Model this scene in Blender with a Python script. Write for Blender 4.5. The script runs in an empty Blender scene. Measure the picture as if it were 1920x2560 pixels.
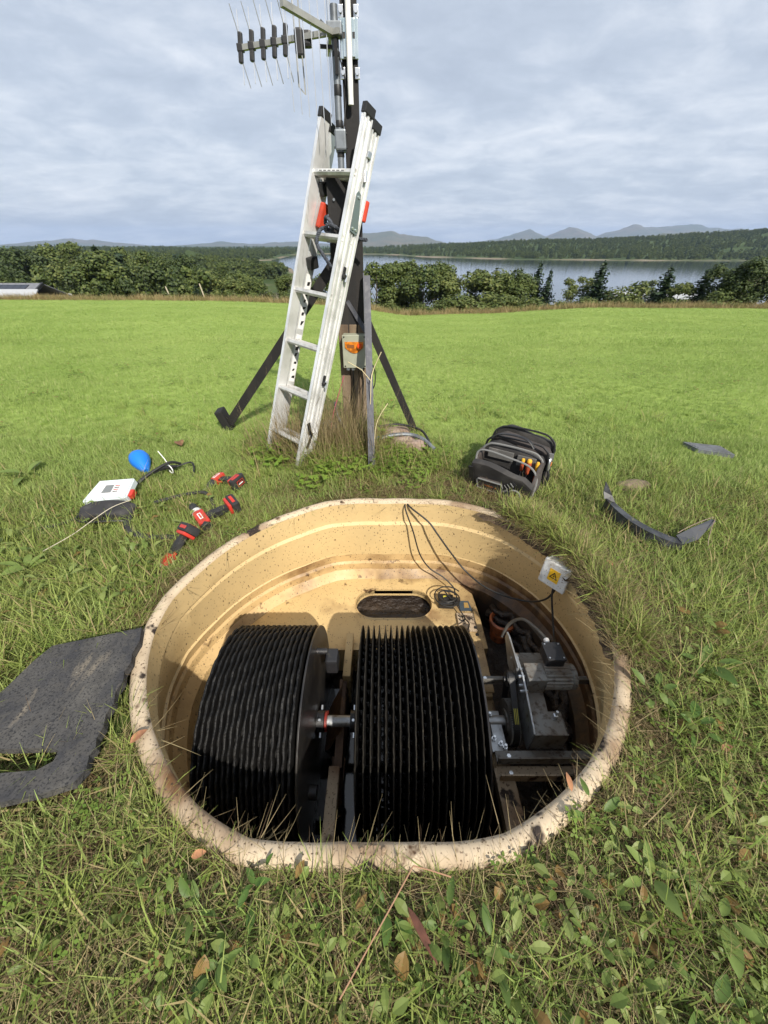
import bpy, bmesh, math, random
from math import sin, cos, pi, radians, sqrt, atan2, hypot, exp
from mathutils import Vector, Matrix, Euler, noise as mnoise

scene = bpy.context.scene
# ------------------------------------------------------------------ camera
CAM_H = 1.45
cam_d = bpy.data.cameras.new('camera')
cam = bpy.data.objects.new('camera', cam_d)
scene.collection.objects.link(cam)
cam.location = (0, 0, CAM_H)
cam.rotation_euler = (radians(90 - 34.8), 0, 0)
cam_d.sensor_fit = 'VERTICAL'
cam_d.sensor_height = 34.6
cam_d.lens = 34.6 * 962 / 2560
cam_d.clip_start = 0.02
cam_d.clip_end = 40000
scene.camera = cam
# ------------------------------------------------------------------ sun
SUN_AZ = radians(24)      # to the right of straight behind the camera
SUN_EL = radians(40)
sdir = Vector((sin(SUN_AZ) * cos(SUN_EL), -cos(SUN_AZ) * cos(SUN_EL), sin(SUN_EL)))
sun_d = bpy.data.lights.new('sun', 'SUN')
sun_d.energy = 5.0
sun_d.angle = radians(0.8)
sun_d.color = (1.0, 0.93, 0.82)
sun = bpy.data.objects.new('sun', sun_d)
scene.collection.objects.link(sun)
sun.rotation_euler = sdir.to_track_quat('Z', 'Y').to_euler()
# ------------------------------------------------------------------ sky
world = bpy.data.worlds.new('World'); scene.world = world; world.use_nodes = True
wt = world.node_tree; wt.nodes.clear()
def wn(t, **k):
    n = wt.nodes.new(t)
    for a, b in k.items(): setattr(n, a, b)
    return n
L = wt.links.new
wo = wn('ShaderNodeOutputWorld'); bg = wn('ShaderNodeBackground')
sky = wn('ShaderNodeTexSky'); sky.sky_type = 'NISHITA'; sky.sun_disc = False
sky.sun_elevation = SUN_EL; sky.sun_rotation = pi - SUN_AZ
sky.air_density = 1.0; sky.dust_density = 2.0
tc = wn('ShaderNodeTexCoord'); sx = wn('ShaderNodeSeparateXYZ'); L(tc.outputs['Generated'], sx.inputs[0])
def wm(op, a, b=None, c=None):
    n = wn('ShaderNodeMath', operation=op)
    for i, v in enumerate((a, b, c)):
        if v is None: continue
        if isinstance(v, (int, float)): n.inputs[i].default_value = v
        else: L(v, n.inputs[i])
    return n.outputs[0]
den = wm('ADD', wm('MAXIMUM', sx.outputs[2], 0.0), 0.16)
cmb = wn('ShaderNodeCombineXYZ')
L(wm('DIVIDE', sx.outputs[0], den), cmb.inputs[0]); L(wm('DIVIDE', sx.outputs[1], den), cmb.inputs[1])
def wnoise(scale, detail, rough, off):
    mp = wn('ShaderNodeMapping'); mp.inputs['Location'].default_value = off; mp.inputs['Scale'].default_value = (scale, scale * 1.15, scale)
    L(cmb.outputs[0], mp.inputs[0])
    n = wn('ShaderNodeTexNoise'); n.inputs['Scale'].default_value = 1.0; n.inputs['Detail'].default_value = detail
    n.inputs['Roughness'].default_value = rough; n.inputs['Distortion'].default_value = 0.35; L(mp.outputs[0], n.inputs[0])
    return n.outputs[0]
n1 = wnoise(0.9, 7, 0.58, (3.1, 7.7, 0)); n2 = wnoise(3.4, 8, 0.62, (11.3, 2.2, 4)); n3 = wnoise(0.35, 3, 0.5, (1.3, 9.2, 2))
cov = wm('ADD', wm('ADD', wm('MULTIPLY', n1, 0.45), wm('MULTIPLY', n2, 0.37)), wm('MULTIPLY', n3, 0.2))
rp = wn('ShaderNodeValToRGB'); L(cov, rp.inputs[0])
e = rp.color_ramp.elements
e[0].position = 0.36; e[0].color = (0.385, 0.435, 0.52, 1)
e[1].position = 0.66; e[1].color = (0.74, 0.765, 0.81, 1)
m_ = rp.color_ramp.elements.new(0.47); m_.color = (0.46, 0.515, 0.60, 1)
m_ = rp.color_ramp.elements.new(0.55); m_.color = (0.575, 0.62, 0.69, 1)
skc = wn('ShaderNodeMix', data_type='RGBA', blend_type='MULTIPLY'); skc.inputs[0].default_value = 1
L(sky.outputs[0], skc.inputs[6]); skc.inputs[7].default_value = (0.10, 0.10, 0.10, 1)
mx = wn('ShaderNodeMix', data_type='RGBA'); mx.inputs[0].default_value = 0.9
L(skc.outputs[2], mx.inputs[6]); L(rp.outputs[0], mx.inputs[7])
L(mx.outputs[2], bg.inputs[0]); bg.inputs[1].default_value = 1.0
L(bg.outputs[0], wo.inputs[0])
# ------------------------------------------------------------------ render settings
scene.view_settings.view_transform = 'Standard'; scene.view_settings.look = 'None'
scene.view_settings.exposure = 0.42; scene.view_settings.gamma = 1.0
scene.render.engine = 'CYCLES'
cy = scene.cycles
cy.use_denoising = True
try: cy.denoiser = 'OPENIMAGEDENOISE'
except Exception: pass
cy.max_bounces = 6; cy.diffuse_bounces = 3; cy.glossy_bounces = 3; cy.transmission_bounces = 4; cy.transparent_max_bounces = 8
cy.volume_bounces = 0; cy.caustics_reflective = False; cy.caustics_refractive = False
cy.use_adaptive_sampling = True; cy.adaptive_threshold = 0.02

# ------------------------------------------------------------------ helpers: materials
def new_mat(name):
    m = bpy.data.materials.new(name); m.use_nodes = True
    nt = m.node_tree; nt.nodes.clear()
    out = nt.nodes.new('ShaderNodeOutputMaterial')
    return m, nt, out
def c4(c): return (c[0], c[1], c[2], 1)
def coords(nt, kind='Object', scale=(1, 1, 1)):
    if kind == 'pos':
        g = nt.nodes.new('ShaderNodeNewGeometry'); o = g.outputs['Position']
    else:
        t = nt.nodes.new('ShaderNodeTexCoord'); o = t.outputs[kind]
    if scale != (1, 1, 1):
        mp = nt.nodes.new('ShaderNodeMapping'); mp.inputs['Scale'].default_value = scale
        nt.links.new(o, mp.inputs[0]); o = mp.outputs[0]
    return o
def ramp(nt, src, lo, hi):
    r = nt.nodes.new('ShaderNodeMapRange'); r.clamp = True
    r.inputs[1].default_value = lo; r.inputs[2].default_value = hi
    nt.links.new(src, r.inputs[0]); return r.outputs[0]
def mathn(nt, op, a, b=None):
    n = nt.nodes.new('ShaderNodeMath'); n.operation = op
    for i, v in enumerate((a, b)):
        if v is None: continue
        if isinstance(v, (int, float)): n.inputs[i].default_value = v
        else: nt.links.new(v, n.inputs[i])
    return n.outputs[0]
def noise_fac(nt, co, scale, detail=4, rough=0.55, dist=0.0):
    n = nt.nodes.new('ShaderNodeTexNoise'); n.inputs['Scale'].default_value = scale
    n.inputs['Detail'].default_value = detail; n.inputs['Roughness'].default_value = rough; n.inputs['Distortion'].default_value = dist
    nt.links.new(co, n.inputs[0]); return n.outputs[0]
def voro(nt, co, scale, rnd=1.0):
    n = nt.nodes.new('ShaderNodeTexVoronoi'); n.inputs['Scale'].default_value = scale; n.inputs['Randomness'].default_value = rnd
    nt.links.new(co, n.inputs[0]); return n
def mixc(nt, fac, a, b):
    n = nt.nodes.new('ShaderNodeMix'); n.data_type = 'RGBA'
    for i, v in ((0, fac), (6, a), (7, b)):
        if isinstance(v, (int, float)): n.inputs[i].default_value = v
        elif isinstance(v, tuple): n.inputs[i].default_value = c4(v)
        else: nt.links.new(v, n.inputs[i])
    return n.outputs[2]
def mat(name, base, rough=0.6, metal=0.0, var=(), bump=None, spec=None, co='Object', rvar=None, coat=0):
    """var: (kind, scale, colour, lo, hi) mixed over the base one after another"""
    m, nt, out = new_mat(name)
    b = nt.nodes.new('ShaderNodeBsdfPrincipled'); nt.links.new(b.outputs[0], out.inputs[0])
    cc = coords(nt, co)
    col = base
    for v in var:
        kind, sc, c2, lo, hi = v[:5]
        st = v[5] if len(v) > 5 else None
        c_in = coords(nt, co, st) if st else cc
        if kind == 'noise': f = ramp(nt, noise_fac(nt, c_in, sc), lo, hi)
        elif kind == 'spot':
            f = ramp(nt, voro(nt, c_in, sc).outputs['Distance'], hi, lo)
        elif kind == 'fleck':
            vn = voro(nt, c_in, sc); n2 = noise_fac(nt, cc, sc * 0.13, 3)
            sep = nt.nodes.new('ShaderNodeSeparateColor'); nt.links.new(vn.outputs['Color'], sep.inputs[0])
            keep = ramp(nt, mathn(nt, 'ADD', mathn(nt, 'MULTIPLY', sep.outputs[0], 0.6), mathn(nt, 'MULTIPLY', n2, 0.6)), v[6], v[6] + 0.04)
            f = mathn(nt, 'MULTIPLY', ramp(nt, vn.outputs['Distance'], hi, lo), keep)
        elif kind == 'zlow':
            sp = nt.nodes.new('ShaderNodeSeparateXYZ'); nt.links.new(cc, sp.inputs[0])
            f = ramp(nt, mathn(nt, 'ADD', sp.outputs[2], mathn(nt, 'MULTIPLY', noise_fac(nt, cc, sc), v[6])), hi, lo)
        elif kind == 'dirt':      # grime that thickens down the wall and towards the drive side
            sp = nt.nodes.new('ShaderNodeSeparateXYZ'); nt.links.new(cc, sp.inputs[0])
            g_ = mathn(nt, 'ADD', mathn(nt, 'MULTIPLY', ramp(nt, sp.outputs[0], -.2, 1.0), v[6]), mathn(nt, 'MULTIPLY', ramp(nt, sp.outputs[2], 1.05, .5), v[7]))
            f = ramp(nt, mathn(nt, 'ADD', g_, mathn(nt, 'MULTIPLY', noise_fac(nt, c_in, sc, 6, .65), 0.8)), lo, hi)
        if not isinstance(f, float) and kind not in ('dirt',) and kind != 'spot' and len(v) > 7: f = mathn(nt, 'MULTIPLY', f, v[7])
        col = mixc(nt, f, col, c2)
    if isinstance(col, tuple): b.inputs['Base Color'].default_value = c4(col)
    else: nt.links.new(col, b.inputs['Base Color'])
    b.inputs['Roughness'].default_value = rough; b.inputs['Metallic'].default_value = metal
    if rvar: nt.links.new(ramp_to(nt, noise_fac(nt, cc, rvar[0]), rvar[1], rvar[2]), b.inputs['Roughness'])
    if spec is not None: b.inputs['Specular IOR Level'].default_value = spec
    if coat: b.inputs['Coat Weight'].default_value = coat; b.inputs['Coat Roughness'].default_value = 0.15
    if bump:
        bn = nt.nodes.new('ShaderNodeBump'); bn.inputs['Strength'].default_value = bump[1]; bn.inputs['Distance'].default_value = bump[2]
        nt.links.new(noise_fac(nt, cc, bump[0], 5, 0.6), bn.inputs['Height']); nt.links.new(bn.outputs[0], b.inputs['Normal'])
    return m
def ramp_to(nt, src, a, b_):
    r = nt.nodes.new('ShaderNodeMapRange'); r.inputs[1].default_value = 0.3; r.inputs[2].default_value = 0.7
    r.inputs[3].default_value = a; r.inputs[4].default_value = b_; nt.links.new(src, r.inputs[0]); return r.outputs[0]
def leaf_mat(name, c1, c2, c3=None, scale=0.6, trans=0.35, tint=True, rough=0.6, instvar=True):
    """foliage: diffuse + translucent, colour by position, by blade (attribute tint) and by instance"""
    m, nt, out = new_mat(name)
    p = nt.nodes.new('ShaderNodeBsdfPrincipled'); t = nt.nodes.new('ShaderNodeBsdfTranslucent'); mxs = nt.nodes.new('ShaderNodeMixShader')
    mxs.inputs[0].default_value = trans
    co = coords(nt, 'pos')
    f = ramp(nt, noise_fac(nt, co, scale, 3), 0.35, 0.65)
    oi = nt.nodes.new('ShaderNodeObjectInfo')
    if instvar: f = mathn(nt, 'MULTIPLY_ADD', f, 0.6); nt.nodes[-1].inputs[2].default_value = 0.0
    if instvar: f = mathn(nt, 'ADD', f, mathn(nt, 'MULTIPLY', oi.outputs['Random'], 0.4))
    col = mixc(nt, f, c1, c2)
    if tint:
        a = nt.nodes.new('ShaderNodeAttribute'); a.attribute_name = 'tint'
        col = mixc(nt, a.outputs['Fac'], col, c3 or c2)
    nt.links.new(col, p.inputs['Base Color']); p.inputs['Roughness'].default_value = rough; p.inputs['Specular IOR Level'].default_value = 0.3
    nt.links.new(col, t.inputs[0])
    nt.links.new(p.outputs[0], mxs.inputs[1]); nt.links.new(t.outputs[0], mxs.inputs[2]); nt.links.new(mxs.outputs[0], out.inputs[0])
    return m

# ------------------------------------------------------------------ helpers: meshes
COL = scene.collection
def link_mesh(name, me, parent=None, mats=None, smooth=False, col=None):
    o = bpy.data.objects.new(name, me); (col or COL).objects.link(o)
    if mats:
        for m in (mats if isinstance(mats, (list, tuple)) else [mats]): me.materials.append(m)
    if smooth:
        me.polygons.foreach_set('use_smooth', [True] * len(me.polygons))
    if parent: attach(o, parent)
    return o
def attach(o, parent):
    o.parent = parent
def obj(name, bm, m, parent=None, smooth=False, world_space=True, col=None, sharp=35):
    """one mesh object; coordinates of bm are world coordinates when the parent is an un-rotated Empty"""
    bmesh.ops.recalc_face_normals(bm, faces=bm.faces[:])
    if parent is not None and world_space:
        bmesh.ops.translate(bm, verts=bm.verts[:], vec=-parent.matrix_basis.translation if parent.parent is None else -(parent.parent.matrix_basis.translation))
    me = bpy.data.meshes.new(name); bm.to_mesh(me); bm.free()
    o = link_mesh(name, me, parent, m, smooth, col)
    if smooth and sharp: me.set_sharp_from_angle(angle=radians(sharp))
    return o
def thing(name, label, cat, loc=(0, 0, 0), group=None, rot=None):
    o = bpy.data.objects.new(name, None); COL.objects.link(o); o.location = loc
    if rot is not None: o.rotation_euler = rot
    o.empty_display_size = 0.05
    o['label'] = label; o['category'] = cat
    if group: o['group'] = group
    return o
def tag(o, label=None, cat=None, group=None, kind=None):
    if label: o['label'] = label
    if cat: o['category'] = cat
    if group: o['group'] = group
    if kind: o['kind'] = kind
    return o
B = bmesh.new
def add_poly(bm, verts, faces, M=None):
    vs = [bm.verts.new((M @ Vector(v)) if M is not None else v) for v in verts]
    for f in faces:
        try: bm.faces.new([vs[i] for i in f])
        except ValueError: pass
    return vs
def box(bm, c, s, rot=None, bev=0.0, M=None):
    b2 = bmesh.new(); bmesh.ops.create_cube(b2, size=1)
    bmesh.ops.scale(b2, vec=s, verts=b2.verts[:])
    if bev: bmesh.ops.bevel(b2, geom=b2.edges[:] + b2.verts[:], offset=bev, segments=2, profile=0.6, affect='EDGES')
    T = Matrix.Translation(c)
    if rot is not None: T = T @ (rot.to_matrix().to_4x4() if isinstance(rot, Euler) else rot)
    if M is not None: T = M @ T
    bmesh.ops.transform(b2, matrix=T, verts=b2.verts[:])
    merge(bm, b2)
def merge(bm, b2):
    idx = {}
    for v in b2.verts: idx[v] = bm.verts.new(v.co)
    for f in b2.faces:
        try: bm.faces.new([idx[v] for v in f.verts])
        except ValueError: pass
    b2.free()
def frame_of(d):
    d = d.normalized(); a = Vector((0, 0, 1)) if abs(d.z) < 0.9 else Vector((0, 1, 0))
    u = d.cross(a).normalized(); v = d.cross(u).normalized(); return u, v
def smooth_path(pts, n=8):
    pts = [Vector(p) for p in pts]; out = []
    for i in range(len(pts) - 1):
        p0 = pts[max(i - 1, 0)]; p1 = pts[i]; p2 = pts[i + 1]; p3 = pts[min(i + 2, len(pts) - 1)]
        for k in range(n):
            t = k / n
            out.append(0.5 * ((2 * p1) + (-p0 + p2) * t + (2 * p0 - 5 * p1 + 4 * p2 - p3) * t * t + (-p0 + 3 * p1 - 3 * p2 + p3) * t ** 3))
    out.append(pts[-1]); return out
def tube(bm, pts, r, seg=8, cap=True, flat=None, M=None):
    pts = [Vector(p) for p in pts]; rings = []
    u = None
    for i, p in enumerate(pts):
        d = (pts[min(i + 1, len(pts) - 1)] - pts[max(i - 1, 0)])
        if d.length < 1e-9: d = Vector((0, 0, 1))
        if u is None: u, v = frame_of(d)
        else:
            dn = d.normalized(); u = (u - dn * u.dot(dn))
            u = u.normalized() if u.length > 1e-6 else frame_of(d)[0]; v = dn.cross(u)
        rr = r[i] if isinstance(r, (list, tuple)) else r
        ring = []
        for k in range(seg):
            a = 2 * pi * k / seg; q = p + u * (cos(a) * rr) + v * (sin(a) * rr * (flat or 1))
            ring.append(bm.verts.new(M @ q if M is not None else q))
        rings.append(ring)
    for a, b in zip(rings, rings[1:]):
        for k in range(seg): bm.faces.new((a[k], a[(k + 1) % seg], b[(k + 1) % seg], b[k]))
    if cap:
        bm.faces.new(rings[0][::-1]); bm.faces.new(rings[-1])
def cyl(bm, a, b, r, seg=16, r2=None, M=None): tube(bm, [a, b], [r, r if r2 is None else r2], seg, True, M=M)
def lathe(bm, prof, seg=32, M=None, close=False):
    """prof: (r, z) list revolved about z"""
    rings = []
    for r, z in prof:
        rings.append([bm.verts.new((M or Matrix()) @ Vector((r * cos(2 * pi * k / seg), r * sin(2 * pi * k / seg), z))) for k in range(seg)])
    for a, b in zip(rings, rings[1:]):
        for k in range(seg): bm.faces.new((a[k], a[(k + 1) % seg], b[(k + 1) % seg], b[k]))
    if close: bm.faces.new(rings[0][::-1]); bm.faces.new(rings[-1])
def prism(bm, poly, z0, z1, M=None):
    """polygon (x, y) list extruded from z0 to z1"""
    n = len(poly)
    lo = [bm.verts.new((M or Matrix()) @ Vector((p[0], p[1], z0))) for p in poly]
    hi = [bm.verts.new((M or Matrix()) @ Vector((p[0], p[1], z1))) for p in poly]
    bm.faces.new(lo[::-1]); bm.faces.new(hi)
    for i in range(n): bm.faces.new((lo[i], lo[(i + 1) % n], hi[(i + 1) % n], hi[i]))
def axes(x, y, z, o=(0, 0, 0)):
    return Matrix(((x[0], y[0], z[0], o[0]), (x[1], y[1], z[1], o[1]), (x[2], y[2], z[2], o[2]), (0, 0, 0, 1)))
def lerp(a, b, t): return a + (b - a) * t
def sstep(a, b, x):
    t = min(1, max(0, (x - a) / (b - a))); return t * t * (3 - 2 * t)
def interp(tab, x):
    if x <= tab[0][0]: return tab[0][1]
    for (x0, y0), (x1, y1) in zip(tab, tab[1:]):
        if x <= x1:
            t = (x - x0) / (x1 - x0); t = t * t * (3 - 2 * t) * 0.5 + t * 0.5
            return y0 + (y1 - y0) * t
    return tab[-1][1]
# ================================================================== THE LAND
TCX, TCY = 0.0, 1.3                     # centre of the tank opening
RIM = [(-180, .917), (-172, .926), (-164, .955), (-156, .995), (-144, 1.017), (-131, 1.028), (-114, 1.05), (-99, 1.065), (-88, 1.062), (-77, 1.025),
       (-58, .986), (-37, .95), (-24, .955), (-14, .93), (0, .905), (14, .93), (25, .985), (47, 1.055), (65, 1.07), (90, 1.055), (110, 1.03), (117, 1.02),
       (130, 1.005), (139, .988), (149, .975), (158, .968), (166, .945), (173, .924), (180, .917)]
def rim_r(deg):
    deg = (deg + 180) % 360 - 180
    for (a, r0), (b, r1) in zip(RIM, RIM[1:]):
        if a <= deg <= b: return r0 + (r1 - r0) * (deg - a) / (b - a)
def on_rim(deg, dr=0.0, z=0.0):
    a = radians(deg); r = rim_r(deg) + dr
    return Vector((TCX + r * sin(a), TCY + r * cos(a), z))
def nz(x, y, s=1.0, seed=0.0): return mnoise.noise(Vector((x * s + seed, y * s - seed, seed * 0.7)))
WATER_Z = -20.0
EDGE_Y = 46.0
def terrain(x, y):
    d = hypot(x - TCX, y - TCY)
    q = x / max(y, 6.0)
    D = interp([(-1.2, 3.3), (-.35, 3.5), (-.1, 3.9), (.06, 4.95), (.2, 4.75), (.5, 4.15), (1.1, 4.3)], q)
    t = max(0.0, y - 3.2); t = t * t / (t + 1.6)
    z = -D * min(t, 43.0) / 43.0
    z += -0.035 + 0.02 * nz(x, y, 0.9, 3) * sstep(1.1, 1.6, d) + 0.07 * nz(x, y, 0.16, 8) * sstep(5, 14, d)
    # low bank round the foot of the pole and on the right of the opening
    z += 0.07 * exp(-((x + .12) ** 2 + (y - 3.25) ** 2) / 0.16) + 0.05 * exp(-((x - 1.35) ** 2 + (y - 1.25) ** 2) / 0.20)
    if y > EDGE_Y - 3:
        yy = y - (EDGE_Y - 3)
        right = interp([(0, 0), (4, -.35), (16, -3.2), (55, -9.0), (135, -16.6), (400, -18), (700, -18), (20000, -18)], yy)
        left = interp([(0, 0), (4, -.35), (14, -2.6), (45, -7.2), (110, -10.0), (230, -11.5), (320, -9.5), (380, -6.2), (450, -8.0), (560, -17), (900, -18), (20000, -18)], yy)
        w = sstep(-.14, -.42, q)
        bay = sstep(-.44, -.36, q) * sstep(-.2, -.26, q)
        spit = exp(-((yy - 380) / 110) ** 2) * sstep(-.2, -.25, q) * sstep(-.5, -.4, q)
        z += lerp(right, left, w) if not (bay > 0 and yy > 130) else lerp(right, left, w * (1 - bay)) + spit * 10.5
        # hill across the loch
        r = y
        sh = interp([(-1.2, 560), (-.6, 600), (-.26, 680), (-.16, 1250), (0, 1150), (.1, 900), (.3, 770), (.6, 730), (1.2, 700)], q)
        if r > sh - 30:
            top = interp([(-.6, -15), (-.15, -15), (-.02, -13), (.08, -8), (.2, -3), (.35, 3), (.5, 7), (.62, 13), (.85, 27), (1.5, 50)], q)
            u = sstep(sh - 10, sh + 520, r) ** 0.8
            back = sstep(sh + 2600, sh + 900, r)
            h = lerp(WATER_Z - 2, top + 6 * nz(x, y, 0.004, 5) + 2.5 * nz(x, y, 0.013, 9), u * (0.25 + 0.75 * back)) + sstep(sh - 20, sh + 25, r) * 2.2
            z = max(z, h) if r < sh + 3000 else max(-24, h)
    return z
GROUND_DETAIL = True
# ---- materials of the ground
def ground_mat():
    m, nt, out = new_mat('pasture_soil')
    b = nt.nodes.new('ShaderNodeBsdfPrincipled'); nt.links.new(b.outputs[0], out.inputs[0])
    co = coords(nt, 'pos')
    ge = nt.nodes.new('ShaderNodeSeparateXYZ'); nt.links.new(co, ge.inputs[0])
    far = ramp(nt, mathn(nt, 'ADD', ge.outputs[1], mathn(nt, 'MULTIPLY', noise_fac(nt, co, 1.5, 3), 1.2)), 2.9, 4.6)
    grassy = mixc(nt, ramp(nt, noise_fac(nt, co, 0.22, 5), 0.35, 0.65), (0.185, 0.27, 0.055), (0.275, 0.355, 0.09))
    grassy = mixc(nt, ramp(nt, noise_fac(nt, co, 9.0, 4), 0.5, 0.75), grassy, (0.13, 0.20, 0.025))
    thatch = mixc(nt, ramp(nt, noise_fac(nt, co, 14.0, 5), 0.35, 0.65), (0.05, 0.035, 0.018), (0.12, 0.10, 0.045))
    thatch = mixc(nt, ramp(nt, noise_fac(nt, co, 2.2, 4), 0.45, 0.6), thatch, (0.06, 0.085, 0.02))
    field = mixc(nt, far, thatch, grassy)
    rough_ = mixc(nt, ramp(nt, noise_fac(nt, co, 0.12, 5), 0.35, 0.65), (0.09, 0.10, 0.03), (0.17, 0.13, 0.06))
    wood = mixc(nt, ramp(nt, noise_fac(nt, co, 0.02, 6), 0.35, 0.65), (0.03, 0.05, 0.015), (0.06, 0.085, 0.025))
    c = mixc(nt, ramp(nt, mathn(nt, 'ADD', ge.outputs[1], mathn(nt, 'MULTIPLY', noise_fac(nt, co, 0.5, 2), 1.5)), EDGE_Y - .8, EDGE_Y + .8), field, rough_)
    c = mixc(nt, ramp(nt, ge.outputs[1], 90, 160), c, wood)
    # strand of pale stones just above the water
    sh = mathn(nt, 'MULTIPLY', ramp(nt, mathn(nt, 'ADD', ge.outputs[2], mathn(nt, 'MULTIPLY', noise_fac(nt, co, 0.03, 4), 1.2)), WATER_Z + 2.1, WATER_Z + 1.5), ramp(nt, ge.outputs[1], 150, 200))
    sh = mathn(nt, 'MULTIPLY', sh, ramp(nt, noise_fac(nt, co, 0.012, 3), .42, .58))
    c = mixc(nt, sh, c, (0.19, 0.16, 0.115))
    nt.links.new(c, b.inputs['Base Color']); b.inputs['Roughness'].default_value = 0.95; b.inputs['Specular IOR Level'].default_value = 0.15
    bn = nt.nodes.new('ShaderNodeBump'); bn.inputs['Strength'].default_value = 0.6; bn.inputs['Distance'].default_value = 0.03
    nt.links.new(noise_fac(nt, co, 22, 5, 0.7), bn.inputs['Height']); nt.links.new(bn.outputs[0], b.inputs['Normal'])
    return m
def build_ground():
    angs = []
    a = -180.0
    while a < 180.0 - 1e-6:
        angs.append(a); a += 1.0 if -90 <= a < 90 else 3.0
    radii = [None]
    f = 0.10
    fr = []
    s = 0.05
    d = 0.0
    while d < 10500:
        fr.append(d); d += s; s *= 1.062
    verts, faces = [], []
    n = len(angs)
    for i, dd in enumerate(fr):
        for a in angs:
            r = rim_r(a) + 0.045 + dd
            x = TCX + r * sin(radians(a)); y = TCY + r * cos(radians(a))
            verts.append((x, y, terrain(x, y) if i else -0.09))
    for i in range(len(fr) - 1):
        for k in range(n):
            k2 = (k + 1) % n
            faces.append((i * n + k, (i + 1) * n + k, (i + 1) * n + k2, i * n + k2))
    # skirt under the rim so that no gap shows
    me = bpy.data.meshes.new('ground'); me.from_pydata(verts, [], faces); me.update()
    g = link_mesh('ground', me, None, ground_mat(), True)
    g['kind'] = 'structure'; g['label'] = 'sloping green pasture running down to the loch shore'
    return g
ground = build_ground()

# ---- the loch
def water_mat():
    m, nt, out = new_mat('loch_water')
    b = nt.nodes.new('ShaderNodeBsdfPrincipled'); nt.links.new(b.outputs[0], out.inputs[0])
    b.inputs['Base Color'].default_value = (0.02, 0.032, 0.045, 1); b.inputs['Roughness'].default_value = 0.05; b.inputs['IOR'].default_value = 1.6
    b.inputs['Specular IOR Level'].default_value = 0.8
    co = coords(nt, 'pos', (0.10, 0.35, 1))
    bn = nt.nodes.new('ShaderNodeBump'); bn.inputs['Strength'].default_value = 0.035; bn.inputs['Distance'].default_value = 1.0
    nt.links.new(noise_fac(nt, co, 1.0, 4, 0.6), bn.inputs['Height']); nt.links.new(bn.outputs[0], b.inputs['Normal'])
    return m
bm = B()
add_poly(bm, [(-4500, 140, WATER_Z), (4500, 140, WATER_Z), (4500, 4200, WATER_Z), (-4500, 4200, WATER_Z)], [(0, 1, 2, 3)])
loch = obj('loch', bm, water_mat()); tag(loch, 'calm grey blue loch beyond the trees', kind='structure')

# ---- far mountains: ridges with real depth, silhouettes given as bearing (tan) and rise (tan)
mount_m = mat('mountain_heath', (0.075, 0.085, 0.045), 0.95, var=[('noise', 0.0012, (0.12, 0.10, 0.06), .4, .62), ('noise', 0.005, (0.05, 0.065, 0.035), .45, .7)], co='pos')
def mountain(name, label, dist, prof, depth, seed):
    n, k = 150, 13
    q0, q1 = prof[0][0], prof[-1][0]
    verts, faces = [], []
    for i in range(n + 1):
        q = lerp(q0, q1, i / n)
        e = interp(prof, q) + .0022 * nz(q, seed, 38, seed) + .0012 * nz(q, seed, 105, seed)
        for j in range(k):
            t = j / (k - 1) * 2 - 1                         # -1 front foot .. 0 crest .. 1 back foot
            y = dist + t * depth
            x = q * dist * (1 + 0.04 * t)
            top = CAM_H + e * dist
            h = lerp(-30, top, (1 - abs(t)) ** 0.85)
            amp = (top + 60) * 0.16 * (1 - (1 - abs(t)) ** 4)
            h += amp * (nz(x, y, 0.0011, seed) + 0.6 * nz(x, y, 0.0029, seed + 4)) + top * 0.03 * nz(x, y, 0.006, seed)
            verts.append((x, y, h))
    for i in range(n):
        for j in range(k - 1): faces.append((i * k + j, (i + 1) * k + j, (i + 1) * k + j + 1, i * k + j + 1))
    me = bpy.data.meshes.new(name); me.from_pydata(verts, [], faces); me.update()
    o = link_mesh(name, me, None, mount_m, True); tag(o, label, kind='structure'); return o
def qv(px): return (px - 960) / 1172.0
def ev(py): return math.tan(math.atan((1280 - py) / 962.0) - radians(34.8))
def pr(pts): return [(qv(a), ev(b)) for a, b in pts]
mountain('mountain', 'long low blue mountain range on the far left horizon', 8200, pr([(-120, 628), (30, 618), (120, 602), (170, 597), (235, 601), (300, 606), (340, 615), (420, 618), (500, 609), (560, 604), (620, 610), (700, 606), (760, 603), (840, 612), (900, 626)]), 1500, 2.0)
mountain('mountain', 'single blue mountain with a small peak behind the ladder', 6400, pr([(800, 628), (860, 600), (905, 585), (960, 579), (978, 578), (1000, 584), (1060, 592), (1110, 606), (1160, 622), (1200, 628)]), 1300, 7.0)
mountain('mountain', 'ragged blue peaks standing in cloud above the right shore', 9000, pr([(1090, 628), (1150, 612), (1230, 600), (1290, 582), (1318, 573), (1340, 583), (1360, 592), (1400, 574), (1416, 567), (1440, 576), (1475, 592), (1520, 580), (1575, 561), (1600, 566), (1650, 566), (1720, 562), (1780, 570), (1850, 572), (1960, 590), (2100, 620)]), 1500, 12.0)
mountain('hill', 'open olive hill behind the wooded right shore', 3300, pr([(1380, 628), (1500, 604), (1600, 590), (1700, 582), (1800, 577), (1870, 575), (1930, 582), (2050, 600), (2200, 626)]), 700, 21.0)

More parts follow.
